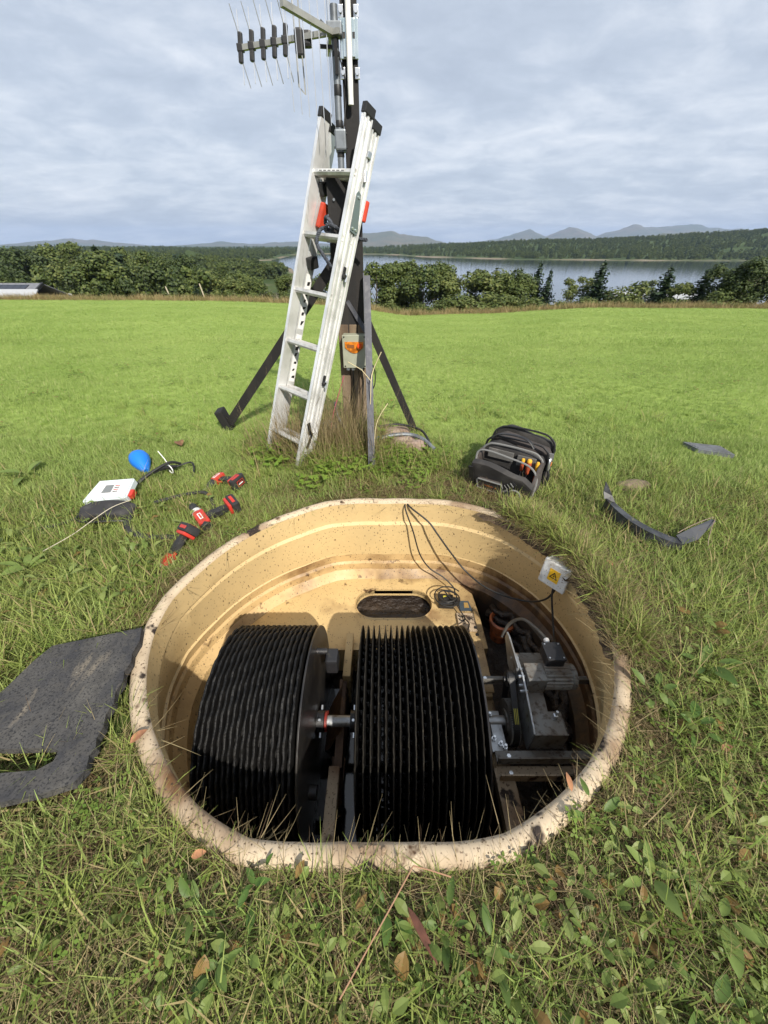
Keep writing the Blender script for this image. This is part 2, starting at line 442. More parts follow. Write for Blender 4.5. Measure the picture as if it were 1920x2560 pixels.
# ================================================================== SCATTERING (ground cover and far woods only)
SRC = {}
def source_collection(name, objs):
    c = bpy.data.collections.new(name)
    for o in objs: c.objects.link(o)
    SRC[name] = c; return c
def src_obj(name, me, m):
    me.materials.append(m)
    return bpy.data.objects.new(name, me)
def scatter(name, label, pts, coll, kind='stuff'):
    """pts: (x, y, z, rx, ry, rz, scale, index)"""
    me = bpy.data.meshes.new(name); n = len(pts)
    me.vertices.add(n)
    co = []; rt = []; sc = []; ix = []
    for p in pts: co += p[:3]; rt += p[3:6]; sc.append(p[6]); ix.append(int(p[7]))
    me.vertices.foreach_set('co', co)
    a = me.attributes.new('rot', 'FLOAT_VECTOR', 'POINT'); a.data.foreach_set('vector', rt)
    a = me.attributes.new('scl', 'FLOAT', 'POINT'); a.data.foreach_set('value', sc)
    a = me.attributes.new('idx', 'INT', 'POINT'); a.data.foreach_set('value', ix)
    o = bpy.data.objects.new(name, me); COL.objects.link(o)
    ng = bpy.data.node_groups.new(name + '_scatter', 'GeometryNodeTree')
    ng.interface.new_socket('Geometry', in_out='INPUT', socket_type='NodeSocketGeometry')
    ng.interface.new_socket('Geometry', in_out='OUTPUT', socket_type='NodeSocketGeometry')
    N = ng.nodes.new; K = ng.links.new
    gi = N('NodeGroupInput'); go = N('NodeGroupOutput')
    ci = N('GeometryNodeCollectionInfo'); ci.inputs['Collection'].default_value = coll
    ci.inputs['Separate Children'].default_value = True; ci.inputs['Reset Children'].default_value = True
    ip = N('GeometryNodeInstanceOnPoints'); ip.inputs['Pick Instance'].default_value = True
    def na(nm, t):
        x = N('GeometryNodeInputNamedAttribute'); x.data_type = t; x.inputs['Name'].default_value = nm
        return [s for s in x.outputs if s.enabled and s.name == 'Attribute'][0]
    er = N('FunctionNodeEulerToRotation'); K(na('rot', 'FLOAT_VECTOR'), er.inputs[0])
    K(gi.outputs[0], ip.inputs['Points']); K(ci.outputs[0], ip.inputs['Instance']); K(na('idx', 'INT'), ip.inputs['Instance Index'])
    K(er.outputs[0], ip.inputs['Rotation']); K(na('scl', 'FLOAT'), ip.inputs['Scale']); K(ip.outputs[0], go.inputs[0])
    md = o.modifiers.new('scatter', 'NODES'); md.node_group = ng
    tag(o, label, kind=kind)
    return o
def blade_mesh(name, blades, seg=3):
    """blades: (base, dir, up, length, width, curve, tint)"""
    verts, faces, tint = [], [], []
    for base, yaw, lean, ln, wd, curl, tn in blades:
        d = Vector((sin(yaw), cos(yaw), 0)); s = Vector((cos(yaw), -sin(yaw), 0)); p = Vector(base); th = lean; i0 = len(verts)
        for k in range(seg + 1):
            w = wd * (1 - (k / seg) ** 1.6) * 0.5 + (0.0002 if k == seg else 0)
            verts += [tuple(p - s * w), tuple(p + s * w)]; tint += [tn, tn]
            p = p + (d * sin(th) + Vector((0, 0, 1)) * cos(th)) * (ln / seg); th += curl / seg
        for k in range(seg): faces.append((i0 + 2 * k, i0 + 2 * k + 1, i0 + 2 * k + 3, i0 + 2 * k + 2))
    me = bpy.data.meshes.new(name); me.from_pydata(verts, [], faces)
    at = me.attributes.new('tint', 'FLOAT', 'POINT'); at.data.foreach_set('value', tint); me.update()
    return me
def tuft(name, rng, n, rad, ln, wd, lean, curl, dry=0.1, seg=3):
    bl = []
    for i in range(n):
        a = rng.uniform(0, 2 * pi); r = rad * sqrt(rng.random())
        bl.append(((r * cos(a), r * sin(a), -0.01), rng.uniform(0, 2 * pi), rng.uniform(*lean), rng.uniform(*ln), rng.uniform(*wd), rng.uniform(*curl),
                   1.0 if rng.random() < dry else rng.uniform(0, .25)))
    return blade_mesh(name, bl, seg)
rng = random.Random(7)
STRAW = (0.36, 0.29, 0.14)
g_green = leaf_mat('grass_blade_green', (0.19, 0.27, 0.048), (0.31, 0.385, 0.09), STRAW, 1.3, 0.38)
g_field = leaf_mat('grass_blade_field', (0.205, 0.31, 0.062), (0.335, 0.43, 0.125), (0.40, 0.42, 0.18), 0.35, 0.35)
g_dark = leaf_mat('grass_blade_dark', (0.115, 0.165, 0.035), (0.19, 0.235, 0.06), STRAW, 1.3, 0.3)
g_dry = leaf_mat('grass_blade_dry', (0.20, 0.15, 0.075), (0.38, 0.31, 0.16), (0.10, 0.06, 0.03), 3.0, 0.25)
g_leaf = leaf_mat('clover_leaf', (0.10, 0.18, 0.03), (0.16, 0.25, 0.04), (0.2, 0.14, 0.05), 2.0, 0.3)
srcs = []
for i in range(3): srcs.append(src_obj('tuft_a%d' % i, tuft('tuft_a', rng, 34, .06, (.035, .08), (.0025, .0045), (0, .9), (.1, 1.2), .06), g_field))          # 0-2 mown
for i in range(3): srcs.append(src_obj('tuft_b%d' % i, tuft('tuft_b', rng, 24, .05, (.08, .22), (.0035, .0082), (.35, 1.25), (.2, 1.2), .10), g_green))          # 3-5 long laid
for i in range(2): srcs.append(src_obj('tuft_c%d' % i, tuft('tuft_c', rng, 28, .06, (.05, .13), (.003, .0068), (.3, 1.4), (.2, 1.2), .12), g_dark))           # 6-7
for i in range(2): srcs.append(src_obj('tuft_d%d' % i, tuft('tuft_d', rng, 34, .08, (.05, .17), (.0014, .0032), (.9, 1.6), (-.3, .5), .35), g_dry))           # 8-9 thatch
def clover(name, rng, n, rad):
    verts, faces, tint = [], [], []
    for i in range(n):
        a = rng.uniform(0, 2 * pi); r = rad * sqrt(rng.random()); c = Vector((r * cos(a), r * sin(a), rng.uniform(.015, .05)))
        yaw0 = rng.uniform(0, 2 * pi); tilt = rng.uniform(.0, .5); L_ = rng.uniform(.009, .017)
        for k in range(3):
            yaw = yaw0 + k * 2.09; d = Vector((cos(yaw), sin(yaw), tilt * .5)); s = Vector((-sin(yaw), cos(yaw), rng.uniform(-.2, .2))); i0 = len(verts)
            pts = [c, c + d * L_ * .5 + s * L_ * .36, c + d * L_ + s * L_ * .12, c + d * L_ - s * L_ * .12, c + d * L_ * .5 - s * L_ * .36]
            verts += [tuple(p) for p in pts]; faces.append(tuple(range(i0, i0 + 5))); tn = 1.0 if rng.random() < .05 else rng.uniform(0, .3); tint += [tn] * 5
    me = bpy.data.meshes.new(name); me.from_pydata(verts, [], faces); at = me.attributes.new('tint', 'FLOAT', 'POINT'); at.data.foreach_set('value', tint); me.update(); return me
for i in range(2): srcs.append(src_obj('tuft_e%d' % i, clover('clover', rng, 12, .07), g_leaf))                                                                # 10-11
for i in range(3): srcs.append(src_obj('tuft_f%d' % i, tuft('tuft_f', rng, 60, .22, (.05, .11), (.006, .012), (0, .9), (.1, 1.0), .05, 2), g_field))            # 12-14 field patch
for i in range(2): srcs.append(src_obj('tuft_g%d' % i, tuft('tuft_g', rng, 12, .05, (.25, .52), (.002, .0038), (0, .5), (.1, .9), 0.0, 5), g_dry))             # 15-16 tall dry stems
for i in range(2): srcs.append(src_obj('tuft_h%d' % i, tuft('tuft_h', rng, 70, .5, (.35, .8), (.02, .04), (0, .5), (.1, .7), .3, 3), leaf_mat('rough_grass%d' % i, ((0.13, .13, .04), (0.24, .18, .08))[i], ((.2, .18, .06), (.32, .25, .12))[i], STRAW, .2, .25)))  # 17-18 rough edge grass
# a trailing weed with lobed leaves
def weed(name, rng, n, rad, hgt):
    verts, faces, tint = [], [], []
    for i in range(n):
        a = rng.uniform(0, 2 * pi); r = rad * sqrt(rng.random()); c = Vector((r * cos(a), r * sin(a), hgt * rng.uniform(.2, 1)))
        for k in range(5):
            yaw = a + (k - 2) * .55 + rng.uniform(-.15, .15); L_ = rng.uniform(.018, .034); d = Vector((cos(yaw), sin(yaw), rng.uniform(-.3, .2))); s = Vector((-sin(yaw), cos(yaw), 0)); i0 = len(verts)
            verts += [tuple(p) for p in (c, c + d * L_ * .55 + s * L_ * .22, c + d * L_, c + d * L_ * .55 - s * L_ * .22)]; faces.append((i0, i0 + 1, i0 + 2, i0 + 3)); tint += [rng.uniform(0, .35)] * 4
    me = bpy.data.meshes.new(name); me.from_pydata(verts, [], faces); at = me.attributes.new('tint', 'FLOAT', 'POINT'); at.data.foreach_set('value', tint); me.update(); return me
for i in range(2): srcs.append(src_obj('tuft_i%d' % i, weed('weed', rng, 22, .09, .10), leaf_mat('weed_leaf%d' % i, (.13, .24, .03), (.2, .32, .05), (.3, .3, .06), 2.0, .4)))                                # 19-20
def rosette(name, rng, n):
    verts, faces, tint = [], [], []
    for i in range(n):
        a = rng.uniform(0, 2 * pi); L_ = rng.uniform(.022, .05); W = L_ * rng.uniform(.36, .6); d = Vector((cos(a), sin(a), rng.uniform(-.05, .7))).normalized(); s = Vector((-sin(a), cos(a), rng.uniform(-.3, .3))); c = Vector((cos(a), sin(a), 0)) * rng.uniform(.005, .05) + Vector((0, 0, rng.uniform(.01, .06))); i0 = len(verts); u = Vector((0, 0, 1))
        tn = .8 if rng.random() < .04 else rng.uniform(0, .12)
        for t, w in ((0, .06), (.25, .75), (.5, 1), (.78, .72), (1, .05)):
            m_ = c + d * L_ * t + u * (.25 * L_ * (t - t * t * 1.3)); verts += [tuple(m_ - s * W * w * .5 + u * W * .12 * w), tuple(m_), tuple(m_ + s * W * w * .5 + u * W * .12 * w)]; tint += [tn] * 3
        for k in range(4): faces += [(i0 + 3 * k, i0 + 3 * k + 1, i0 + 3 * k + 4, i0 + 3 * k + 3), (i0 + 3 * k + 1, i0 + 3 * k + 2, i0 + 3 * k + 5, i0 + 3 * k + 4)]
    me = bpy.data.meshes.new(name); me.from_pydata(verts, [], faces); at = me.attributes.new('tint', 'FLOAT', 'POINT'); at.data.foreach_set('value', tint); me.update(); return me
for i in range(3): srcs.append(src_obj('tuft_j%d' % i, rosette('rosette', rng, 7), leaf_mat('sorrel_leaf%d' % i, ((.11, .17, .04), (.15, .22, .05), (.20, .27, .075))[i], ((.15, .22, .05), (.20, .28, .07), (.26, .33, .10))[i], (.26, .13, .05), 3.0, .35, rough=.5)))   # broad sorrel leaves
names = sorted(o.name for o in srcs)
IDX = {}
coll = source_collection('grass_sources', srcs)
order = {nm: i for i, nm in enumerate(names)}
GI = {k: [order[nm] for nm in names if nm.startswith('tuft_' + k)] for k in 'abcdefghij'}
# ================================================================== GRASS
def in_poly(x, y, poly):
    c = False; j = len(poly) - 1
    for i in range(len(poly)):
        xi, yi = poly[i]; xj, yj = poly[j]
        if (yi > y) != (yj > y) and x < (xj - xi) * (y - yi) / (yj - yi) + xi: c = not c
        j = i
    return c
MAT_POLY = [(-1.087, 1.122), (-1.25, 1.08), (-1.425, 1.03), (-1.448, 0.957), (-1.458, 0.884), (-1.465, 0.834), (-1.49, 0.764), (-1.6, 0.7), (-1.6, 0.45), (-1.4, 0.4), (-1.18, 0.458), (-1.063, 0.484), (-0.988, 0.512), (-0.975, 0.556), (-0.99, 0.595), (-0.984, 0.62), (-1.0, 0.65), (-1.0, 0.69), (-1.018, 0.735), (-1.013, 0.775), (-1.032, 0.82), (-1.028, 0.866), (-1.046, 0.905), (-1.042, 0.95), (-1.06, 0.99), (-1.06, 1.05)]
BAG_POLY = [(.66, 2.56), (.99, 2.31), (1.30, 2.55), (.95, 2.82)]
MAN_POLY = [(2.62, 3.21), (2.66, 3.0), (2.92, 2.87), (3.0, 3.1)]
def blocked(x, y):
    if .53 < y < .625 and x < -1.095: return False
    return in_poly(x, y, MAT_POLY) or in_poly(x, y, BAG_POLY) or in_poly(x, y, MAN_POLY) or ((x - 1.86) / .13) ** 2 + ((y - 2.46) / .07) ** 2 < 1
R = random.Random(11)
pts = []
def put(x, y, key, sc, lean=None, dz=0.0):
    if y < 2.5 and hypot(x - TCX, y - TCY) < rim_r(math.degrees(atan2(x - TCX, y - TCY))) + .08: return
    rx = R.gauss(0, .18); ry = R.gauss(0, .18)
    pts.append((x, y, terrain(x, y) + dz, rx if lean is None else lean[0], ry if lean is None else lean[1], R.uniform(0, 2 * pi) if lean is None else lean[2], sc, R.choice(GI[key])))
step = 0.042
yy = -0.7
while yy < 3.3:
    xx = -4.2
    while xx < 4.2:
        x = xx + R.uniform(-.5, .5) * step; y = yy + R.uniform(-.5, .5) * step; xx += step
        if abs(x) > 1.7 + max(0.0, y) * 1.1: continue
        dx, dy = x - TCX, y - TCY; ang = math.degrees(atan2(dx, dy)); d = hypot(dx, dy) - rim_r(ang)
        if d < 0.085 or blocked(x, y): continue
        n1_ = nz(x, y, 2.1, 1); n2_ = nz(x, y, 5.0, 4)
        dry = .62 * exp(-max(0, d - .03) / .20) * (1.5 if (25 < ang < 178 or ang < -150) else .65) + .12 + .22 * n1_
        if y < .55: dry += .07 + .12 * n2_
        if 2.2 < y < 2.7 and -.35 < x < .8: dry += .35 + .3 * n2_
        if x < -.9 and y > .9: dry -= .12
        fld = sstep(2.5, 3.1, y + .25 * n1_ + .12 * abs(x)) if y > 1.4 else 0
        if R.random() < fld: put(x, y, 'a', R.uniform(.7, 1.05)); continue
        u = R.random()
        if u < dry: put(x, y, 'd', R.uniform(.7, 1.25), dz=.006)
        elif u < dry + .05 + .16 * max(0, n2_): put(x, y, 'e', R.uniform(.7, 1.2))
        elif R.random() < .36 + (.25 if y < .5 else 0): put(x, y, 'c', R.uniform(.7, 1.2))
        elif R.random() < .45: put(x, y, 'a', R.uniform(1.0, 1.6))
        else: put(x, y, 'b', R.uniform(.55, 1.05) * (1.0 if y < 1.8 else .9) * (.62 if d < .2 else 1))
    yy += step
# turf hanging over the rim on the right and straggling over it elsewhere
for i in range(1100):
    a = R.choice([R.uniform(44, 106), R.uniform(50, 100), R.uniform(-180, 180)])
    if -125 < a < -85 and R.random() < .7: continue
    if -30 < a < 20 and R.random() < .6: continue
    over = 44 < a < 104
    r = rim_r(a) + (R.uniform(.025, .13) if over else R.uniform(.06, .11))
    x = TCX + r * sin(radians(a)); y = TCY + r * cos(radians(a))
    key = R.choice('dddddbc') if over else R.choice('ddbc')
    pts.append((x, y, (R.uniform(.005, .03) if over else -.03), R.gauss(0, .25), R.gauss(0, .25), R.uniform(0, 6.28), R.uniform(.55, 1.0) if over else R.uniform(.35, .7), R.choice(GI[key])))
for i in range(190):                               # broad sorrel and dock leaves, thickest at the lower right
    x = R.gauss(.75, .5) if R.random() < .68 else R.uniform(-1.3, 1.2); y = R.uniform(-.2, 1.3) if x > .7 else R.uniform(-.2, .36)
    if hypot(x - TCX, y - TCY) < rim_r(math.degrees(atan2(x - TCX, y - TCY))) + .12 or blocked(x, y): continue
    put(x, y, 'j', R.uniform(.6, 1.35))
for i in range(90):
    x = R.uniform(-2.9, -1.2); y = R.uniform(1.2, 2.2)
    if not blocked(x, y): put(x, y, 'j', R.uniform(.7, 1.6))
for i in range(330): put(min(R.gauss(-.42, .26), -.1), R.gauss(3.02, .13), R.choice('bbbbbgbi'), R.uniform(1.0, 1.6))
# weeds and dry stalks round the pole and the ladder feet
for i in range(750):
    x = R.gauss(-.4, .34); y = R.gauss(2.98, .2)
    if blocked(x, y) or (-.05 < x < .3 and 2.95 < y < 3.4) or (x < -.55 and y < 2.8): continue
    put(x, y, R.choice('ibbbddcb'), R.uniform(.8, 1.35))
for i in range(120):
    x = R.gauss(.15, .2); y = R.gauss(2.85, .16); put(x, y, R.choice('iddcb'), R.uniform(.7, 1.1))
for i in range(130):
    x = R.gauss(-.5, .26); y = R.gauss(3.0, .16); put(x, y, 'g', R.uniform(.8, 1.25))
for i in range(40): put(R.gauss(-.12, .14), R.gauss(2.95, .15), 'g', R.uniform(.6, 1.0))
for i in range(260):
    x = R.uniform(-3, 3); y = R.uniform(1.6, 4.5)
    if not blocked(x, y) and hypot(x, y - 1.3) > 1.25: put(x, y, R.choice('be'), R.uniform(.6, 1.0))
grass_near = scatter('grass', 'trampled grass, thatch and clover round the open tank', pts, coll)
pts = []
step = 0.062; yy = 3.15
while yy < 10.5:
    xx = -1.3 - 1.3 * yy
    while xx < 1.3 + 1.3 * yy:
        x = xx + R.uniform(-.5, .5) * step; y = yy + R.uniform(-.5, .5) * step; xx += step
        if blocked(x, y): continue
        if R.random() < .035 and nz(x, y, 1.2, 6) > .1: put(x, y, 'e', R.uniform(1.2, 2.2))
        else: put(x, y, 'a', R.uniform(.65, 1.05) * (1 + .25 * nz(x, y, .8, 2)))
    yy += step * (1 + (yy - 3) * .05); step = .062 * (1 + (yy - 3) * .06)
yy = 9.8; step = .22
while yy < EDGE_Y + .5:
    xx = -2.0 - 1.35 * yy
    while xx < 2.0 + 1.35 * yy:
        x = xx + R.uniform(-.5, .5) * step; y = yy + R.uniform(-.5, .5) * step; xx += step
        put(x, y, 'f', R.uniform(.55, .9) * (1 + .3 * nz(x, y, .5, 2)))
    yy += step; step = .22 * (1 + (yy - 10) * .03)
tag(scatter('grass', 'short bright green grass of the mown field', pts, coll), kind='stuff')
pts = []
for i in range(7200):
    y = R.uniform(EDGE_Y - .3, EDGE_Y + 12); x = R.uniform(-1.45, 1.45) * y
    put(x, y, 'h', R.uniform(.7, 1.5))
scatter('rough_grass', 'tall straw coloured grass along the field edge', pts, coll)

# ================================================================== TREES
bark = mat('bark', (0.07, 0.055, 0.04), 0.9, var=[('noise', 6, (0.12, 0.11, 0.09), .4, .65)], bump=(18, .5, .03))
def leaves_mat(nm, a, b, c): return leaf_mat(nm, a, b, c, 0.25, 0.22, True, 0.55, True)
lm_dark = leaves_mat('foliage_dark', (.026, .045, .013), (.052, .078, .021), (.075, .10, .03))
lm_mid = leaves_mat('foliage_mid', (.042, .07, .017), (.085, .115, .028), (.125, .15, .04))
lm_light = leaves_mat('foliage_light', (.058, .088, .022), (.105, .135, .034), (.16, .175, .05))
lm_con = leaves_mat('foliage_conifer', (.018, .038, .018), (.036, .06, .026), (.055, .085, .04))
def quad_cloud(name, items):
    """items: centre, normal, size, tint -> slightly folded leaf-clump faces"""
    verts, faces, tint = [], [], []
    for c, nrm, s, tn, rr in items:
        u, v = frame_of(nrm); a = rr; u2 = u * cos(a) + v * sin(a); v2 = v * cos(a) - u * sin(a); i0 = len(verts)
        f = nrm.normalized() * s * .25
        verts += [tuple(c - u2 * s - v2 * s * .55), tuple(c - v2 * s * .7 + f), tuple(c + u2 * s - v2 * s * .3), tuple(c + u2 * s * .8 + v2 * s * .6), tuple(c + v2 * s * .75 + f), tuple(c - u2 * s * .9 + v2 * s * .4)]
        faces += [(i0, i0 + 1, i0 + 4, i0 + 5), (i0 + 1, i0 + 2, i0 + 3, i0 + 4)]; tint += [tn] * 6
    me = bpy.data.meshes.new(name); me.from_pydata(verts, [], faces)
    at = me.attributes.new('tint', 'FLOAT', 'POINT'); at.data.foreach_set('value', tint); me.update(); return me
def crown_mesh(seed, h, rad, n, leaf, base=.18, lobes=14, narrow=0.0):
    r = random.Random(seed); L_ = []
    for i in range(lobes):
        t = r.uniform(base, .92); prof = sqrt(max(0.05, 1 - ((t - .48) / .58) ** 2)) * (1 - narrow * t)
        a = r.uniform(0, 2 * pi); q = rad * prof * r.uniform(.25, .72)
        L_.append((Vector((q * cos(a), q * sin(a), t * h)), rad * r.uniform(.28, .46)))
    items = []
    for i in range(n):
        c, lr = r.choice(L_); d = Vector((r.gauss(0, 1), r.gauss(0, 1), r.gauss(0, 1) * .8 + .15)).normalized()
        p = c + d * lr * (r.random() ** .35) * r.uniform(.85, 1.12)
        if p.z < base * h * .5: p.z = base * h * r.uniform(.5, 1)
        items.append((p, (d + Vector((r.gauss(0, .5), r.gauss(0, .5), r.gauss(0, .5) + .3))), leaf * r.uniform(.6, 1.35), r.random() ** 2, r.uniform(0, 6.28)))
    return quad_cloud('crown', items)
def conifer_mesh(seed, h, rad, leaf):
    r = random.Random(seed); items = []; z = .10 * h
    while z < h * .985:
        t = z / h; rr = rad * (1 - t) ** .85; nb = max(5, int(17 * (1 - t)) + 4)
        for b in range(nb):
            a = r.uniform(0, 2 * pi); ln = rr * r.uniform(.65, 1.12); m_n = max(2, int(ln / (leaf * .75)))
            for k in range(m_n + 1):
                q = ln * (k + .4) / (m_n + .6); p = Vector((q * cos(a), q * sin(a), z - q * .28 + .12 * q * q / max(rr, .1)))
                p += Vector((r.gauss(0, leaf * .35), r.gauss(0, leaf * .35), r.gauss(0, leaf * .2)))
                items.append((p, Vector((r.gauss(0, .9), r.gauss(0, .9), .7)), leaf * r.uniform(.6, 1.1) * (1 - .4 * k / (m_n + 1)), r.random() ** 2 * (.4 + .6 * k / (m_n + 1)), a))
        z += h * .036
    for k in range(4): items.append((Vector((0, 0, h * (.95 + .02 * k))), Vector((r.gauss(0, 1), r.gauss(0, 1), .3)), leaf * .4, .2, r.uniform(0, 6)))
    return quad_cloud('crown', items)
def trunk_mesh(seed, h, r0, limbs, spread):
    bm = B(); r = random.Random(seed)
    tube(bm, smooth_path([(0, 0, -.6), (r.gauss(0, .05) * h * .1, r.gauss(0, .05) * h * .1, h * .25), (r.gauss(0, .4) * .1 * h * .3, r.gauss(0, .1), h * .55), (0, 0, h * .85)], 3), [r0 * (1 - .85 * k / 9) for k in range(10)], 7)
    for i in range(limbs):
        a = r.uniform(0, 2 * pi); z = h * r.uniform(.18, .6); l_ = spread * r.uniform(.5, .95)
        tube(bm, [(0, 0, z), (cos(a) * l_ * .5, sin(a) * l_ * .5, z + l_ * .45), (cos(a) * l_, sin(a) * l_, z + l_ * .75)], [r0 * .45, r0 * .28, r0 * .08], 5)
    me = bpy.data.meshes.new('trunk'); bm.to_mesh(me); bm.free(); me.materials.append(bark); return me
KIND = {}
def kind(nm, crown, trunk, m, h): crown.materials.append(m); KIND[nm] = (crown, trunk, h)
kind('round', crown_mesh(1, 6, 2.6, 6000, .105, .12, 16), trunk_mesh(1, 6, .13, 5, 1.8), lm_mid, 6)
kind('tall', crown_mesh(2, 7, 2.1, 5600, .105, .14, 16, .3), trunk_mesh(2, 7, .13, 5, 1.5), lm_mid, 7)
kind('dark', crown_mesh(3, 6.5, 2.7, 6200, .11, .10, 18), trunk_mesh(3, 6.5, .15, 6, 1.9), lm_dark, 6.5)
kind('light', crown_mesh(4, 5, 2.0, 4800, .10, .08, 14), trunk_mesh(4, 5, .1, 4, 1.4), lm_light, 5)
kind('birch', crown_mesh(5, 6, 1.7, 2200, .085, .2, 13, .35), trunk_mesh(5, 6, .08, 7, 1.5), lm_light, 6)
kind('conifer', conifer_mesh(6, 6, 1.75, .17), trunk_mesh(6, 5.6, .11, 0, 1), lm_con, 6)
kind('shrub', crown_mesh(7, 2.2, 1.7, 2800, .075, .02, 12), trunk_mesh(7, 1.8, .06, 6, 1.0), lm_light, 2.2)
kind('shrub2', crown_mesh(8, 2.0, 1.8, 2800, .075, .02, 12), trunk_mesh(8, 1.6, .06, 6, 1.0), lm_mid, 2.0)
TR = random.Random(5)
def tree(name, kd, px, top_py, Y, wide, label, group, cat='tree'):
    """bearing and height taken from where the tree stands in the landscape; wide scales the crown's width"""
    cr, tr, h0 = KIND[kd]
    x = Y * qv(px); z = terrain(x, Y)
    dep = Y * 0.8211
    hgt = max(1.0, CAM_H + Y * ev(top_py) - z)
    t = thing(name, label, cat, (x, Y, z - .05), group, (0, 0, TR.uniform(0, 6.28)))
    s = hgt / h0 * 1.02
    t.scale = (s * wide * 1.3, s * wide * 1.3, s)
    c = bpy.data.objects.new('crown', cr); COL.objects.link(c); c.parent = t
    k = bpy.data.objects.new('trunk', tr); COL.objects.link(k); k.parent = t
    return t
G1 = 'trees along the bottom of the field'
near = [  # kind, px, top, distance, width, label
 ('light', 575, 694, 60, 1.25, 'pale round bush at the field edge left of the ladder'), ('round', 640, 703, 62, 1.0, 'smaller green bush just behind the pale round bush left of the ladder'),
 ('tall', 700, 686, 64, .9, 'green tree seen just beside the left ladder rail'), ('round', 235, 636, 74, 1.2, 'largest broad tree of the left wood, bare branches showing low down'),
 ('conifer', 462, 712, 56, .8, 'lone small fir between the leaning posts'), ('round', 800, 688, 62, .9, 'green tree seen between the ladder rails'), ('tall', 895, 676, 60, .9, 'leafy tree half hidden by the black pole'),
 ('round', 940, 664, 60, .9, 'tree touching the right side of the pole'), ('tall', 985, 655, 61, .95, 'tall tree second from the pole on its right side'), ('tall', 1022, 652, 63, .8, 'pointed tree third right of the pole'),
 ('round', 1065, 668, 59, 1.0, 'round tree at the middle of the right hand thicket'), ('tall', 1110, 656, 62, .9, 'tall tree rising above the middle of the thicket'), ('light', 1150, 684, 58, 1.0, 'lighter tree beside the dark middle of the thicket'),
 ('round', 1200, 682, 61, .9, 'tree where the thicket dips and the water shows'), ('light', 1240, 676, 58, 1.1, 'pale bushy tree left of the dark firs'), ('dark', 1285, 676, 60, .85, 'dark tree directly left of the taller fir'),
 ('round', 1320, 690, 58, .9, 'low tree under the twin firs'), ('conifer', 1362, 657, 62, .62, 'taller of the twin firs in the right thicket'), ('conifer', 1392, 676, 60, .55, 'shorter of the twin firs in the right thicket'),
 ('birch', 1452, 690, 58, .9, 'thin silvery birch left of the tall solitary fir'), ('birch', 1492, 686, 59, 1.0, 'thin brownish birch next to the tall solitary fir'), ('conifer', 1525, 655, 56, .85, 'tall solitary fir against the bright water'),
 ('shrub', 1590, 712, 54, 1.1, 'small shrub in front of the pale roof on the right'), ('birch', 1655, 694, 60, 1.1, 'wispy birch behind the pale roof'), ('conifer', 1700, 668, 57, .95, 'bushy dark fir right of the pale roof'),
 ('light', 1745, 706, 55, .9, 'pale shrubby tree at the foot of the bushy fir'), ('conifer', 1802, 672, 55, .95, 'fir left of the big dark trees on the right edge'), ('dark', 1850, 664, 52, .95, 'dark broad tree near the right edge'),
 ('dark', 1915, 646, 50, 1.0, 'largest dark tree on the right edge'), ('dark', 1990, 650, 50, 1.0, 'dark tree cut off by the right edge')]
near += [('tall', 165, 606, 125, .8, 'tallest tree on the skyline of the left wood'), ('round', 120, 618, 120, .9, 'skyline tree just left of the tallest one'), ('dark', 40, 622, 110, 1.0, 'dark tree above the barn roof at the left edge'), ('round', 290, 626, 130, .9, 'rounded skyline tree right of the largest broad tree'),
 ('round', 355, 634, 120, .9, 'skyline tree above the shorter leaning post'), ('dark', 430, 640, 125, .9, 'dark skyline tree between the leaning posts'), ('light', 330, 668, 90, 1.0, 'pale tree standing low inside the left wood'), ('light', 150, 662, 90, 1.0, 'pale tree above the barn gable'), ('light', 505, 676, 90, 1.0, 'pale tree right of the taller leaning post'), ('tall', 545, 655, 150, .8, 'narrow tree behind the pale round bush')]
for kd, px, tp, Y, w, lab in near:
    w *= 1.5 if kd == 'conifer' else 1.0
    tree({'conifer': 'fir_tree', 'birch': 'birch_tree', 'shrub': 'shrub'}.get(kd, 'broadleaf_tree'), kd, px, tp, Y, w, lab, G1, 'shrub' if kd == 'shrub' else 'tree')
G2 = 'low bushes in the rough grass'
ORD = 'first second third fourth fifth sixth seventh eighth ninth tenth eleventh twelfth thirteenth'.split()
BUSH = ['wide pale bush between the two leaning posts', 'small dark bush below the big tree of the left wood', 'dark low bush just left of the ladder', 'pale low bush under the round bush left of the ladder', 'dark low bush right of the leaning posts', 'pale low bush seen through the ladder', 'dark low bush hidden behind the pole', 'dark low bush below the firs near the right edge', 'dark low bush at the foot of the largest right hand tree']
for i, (px, tp, Y, w, kd) in enumerate([(930, 752, 50, 1.0, 'shrub2'), (990, 758, 49, 1.1, 'shrub'), (1048, 762, 49, 1.0, 'shrub2'), (1100, 758, 50, 1.0, 'shrub'), (1160, 742, 51, 1.1, 'shrub2'), (1212, 738, 49, 1.3, 'shrub'),
        (1262, 744, 50, 1.1, 'shrub2'), (1318, 742, 50, 1.2, 'shrub'), (1375, 748, 50, 1.2, 'shrub2'), (1430, 752, 51, 1.1, 'shrub'), (1485, 748, 50, 1.1, 'shrub2'), (1540, 752, 51, 1.0, 'shrub'), (1625, 748, 50, .9, 'shrub'),
        (418, 736, 52, 1.6, 'shrub'), (322, 746, 52, .8, 'shrub2'), (690, 742, 54, 1.0, 'shrub2'), (610, 748, 54, 1.0, 'shrub'), (540, 750, 55, .9, 'shrub2'), (750, 745, 53, 1.1, 'shrub'), (830, 748, 52, 1.0, 'shrub2'), (1770, 752, 50, .9, 'shrub2'), (1880, 735, 48, 1.1, 'shrub2')]):
    tree('shrub', kd, px, tp, Y, w * 1.25, ('low bush in the straw coloured grass, %s of the row right of the pole' % ORD[i]) if i < 13 else BUSH[i - 13], G2, 'shrub')
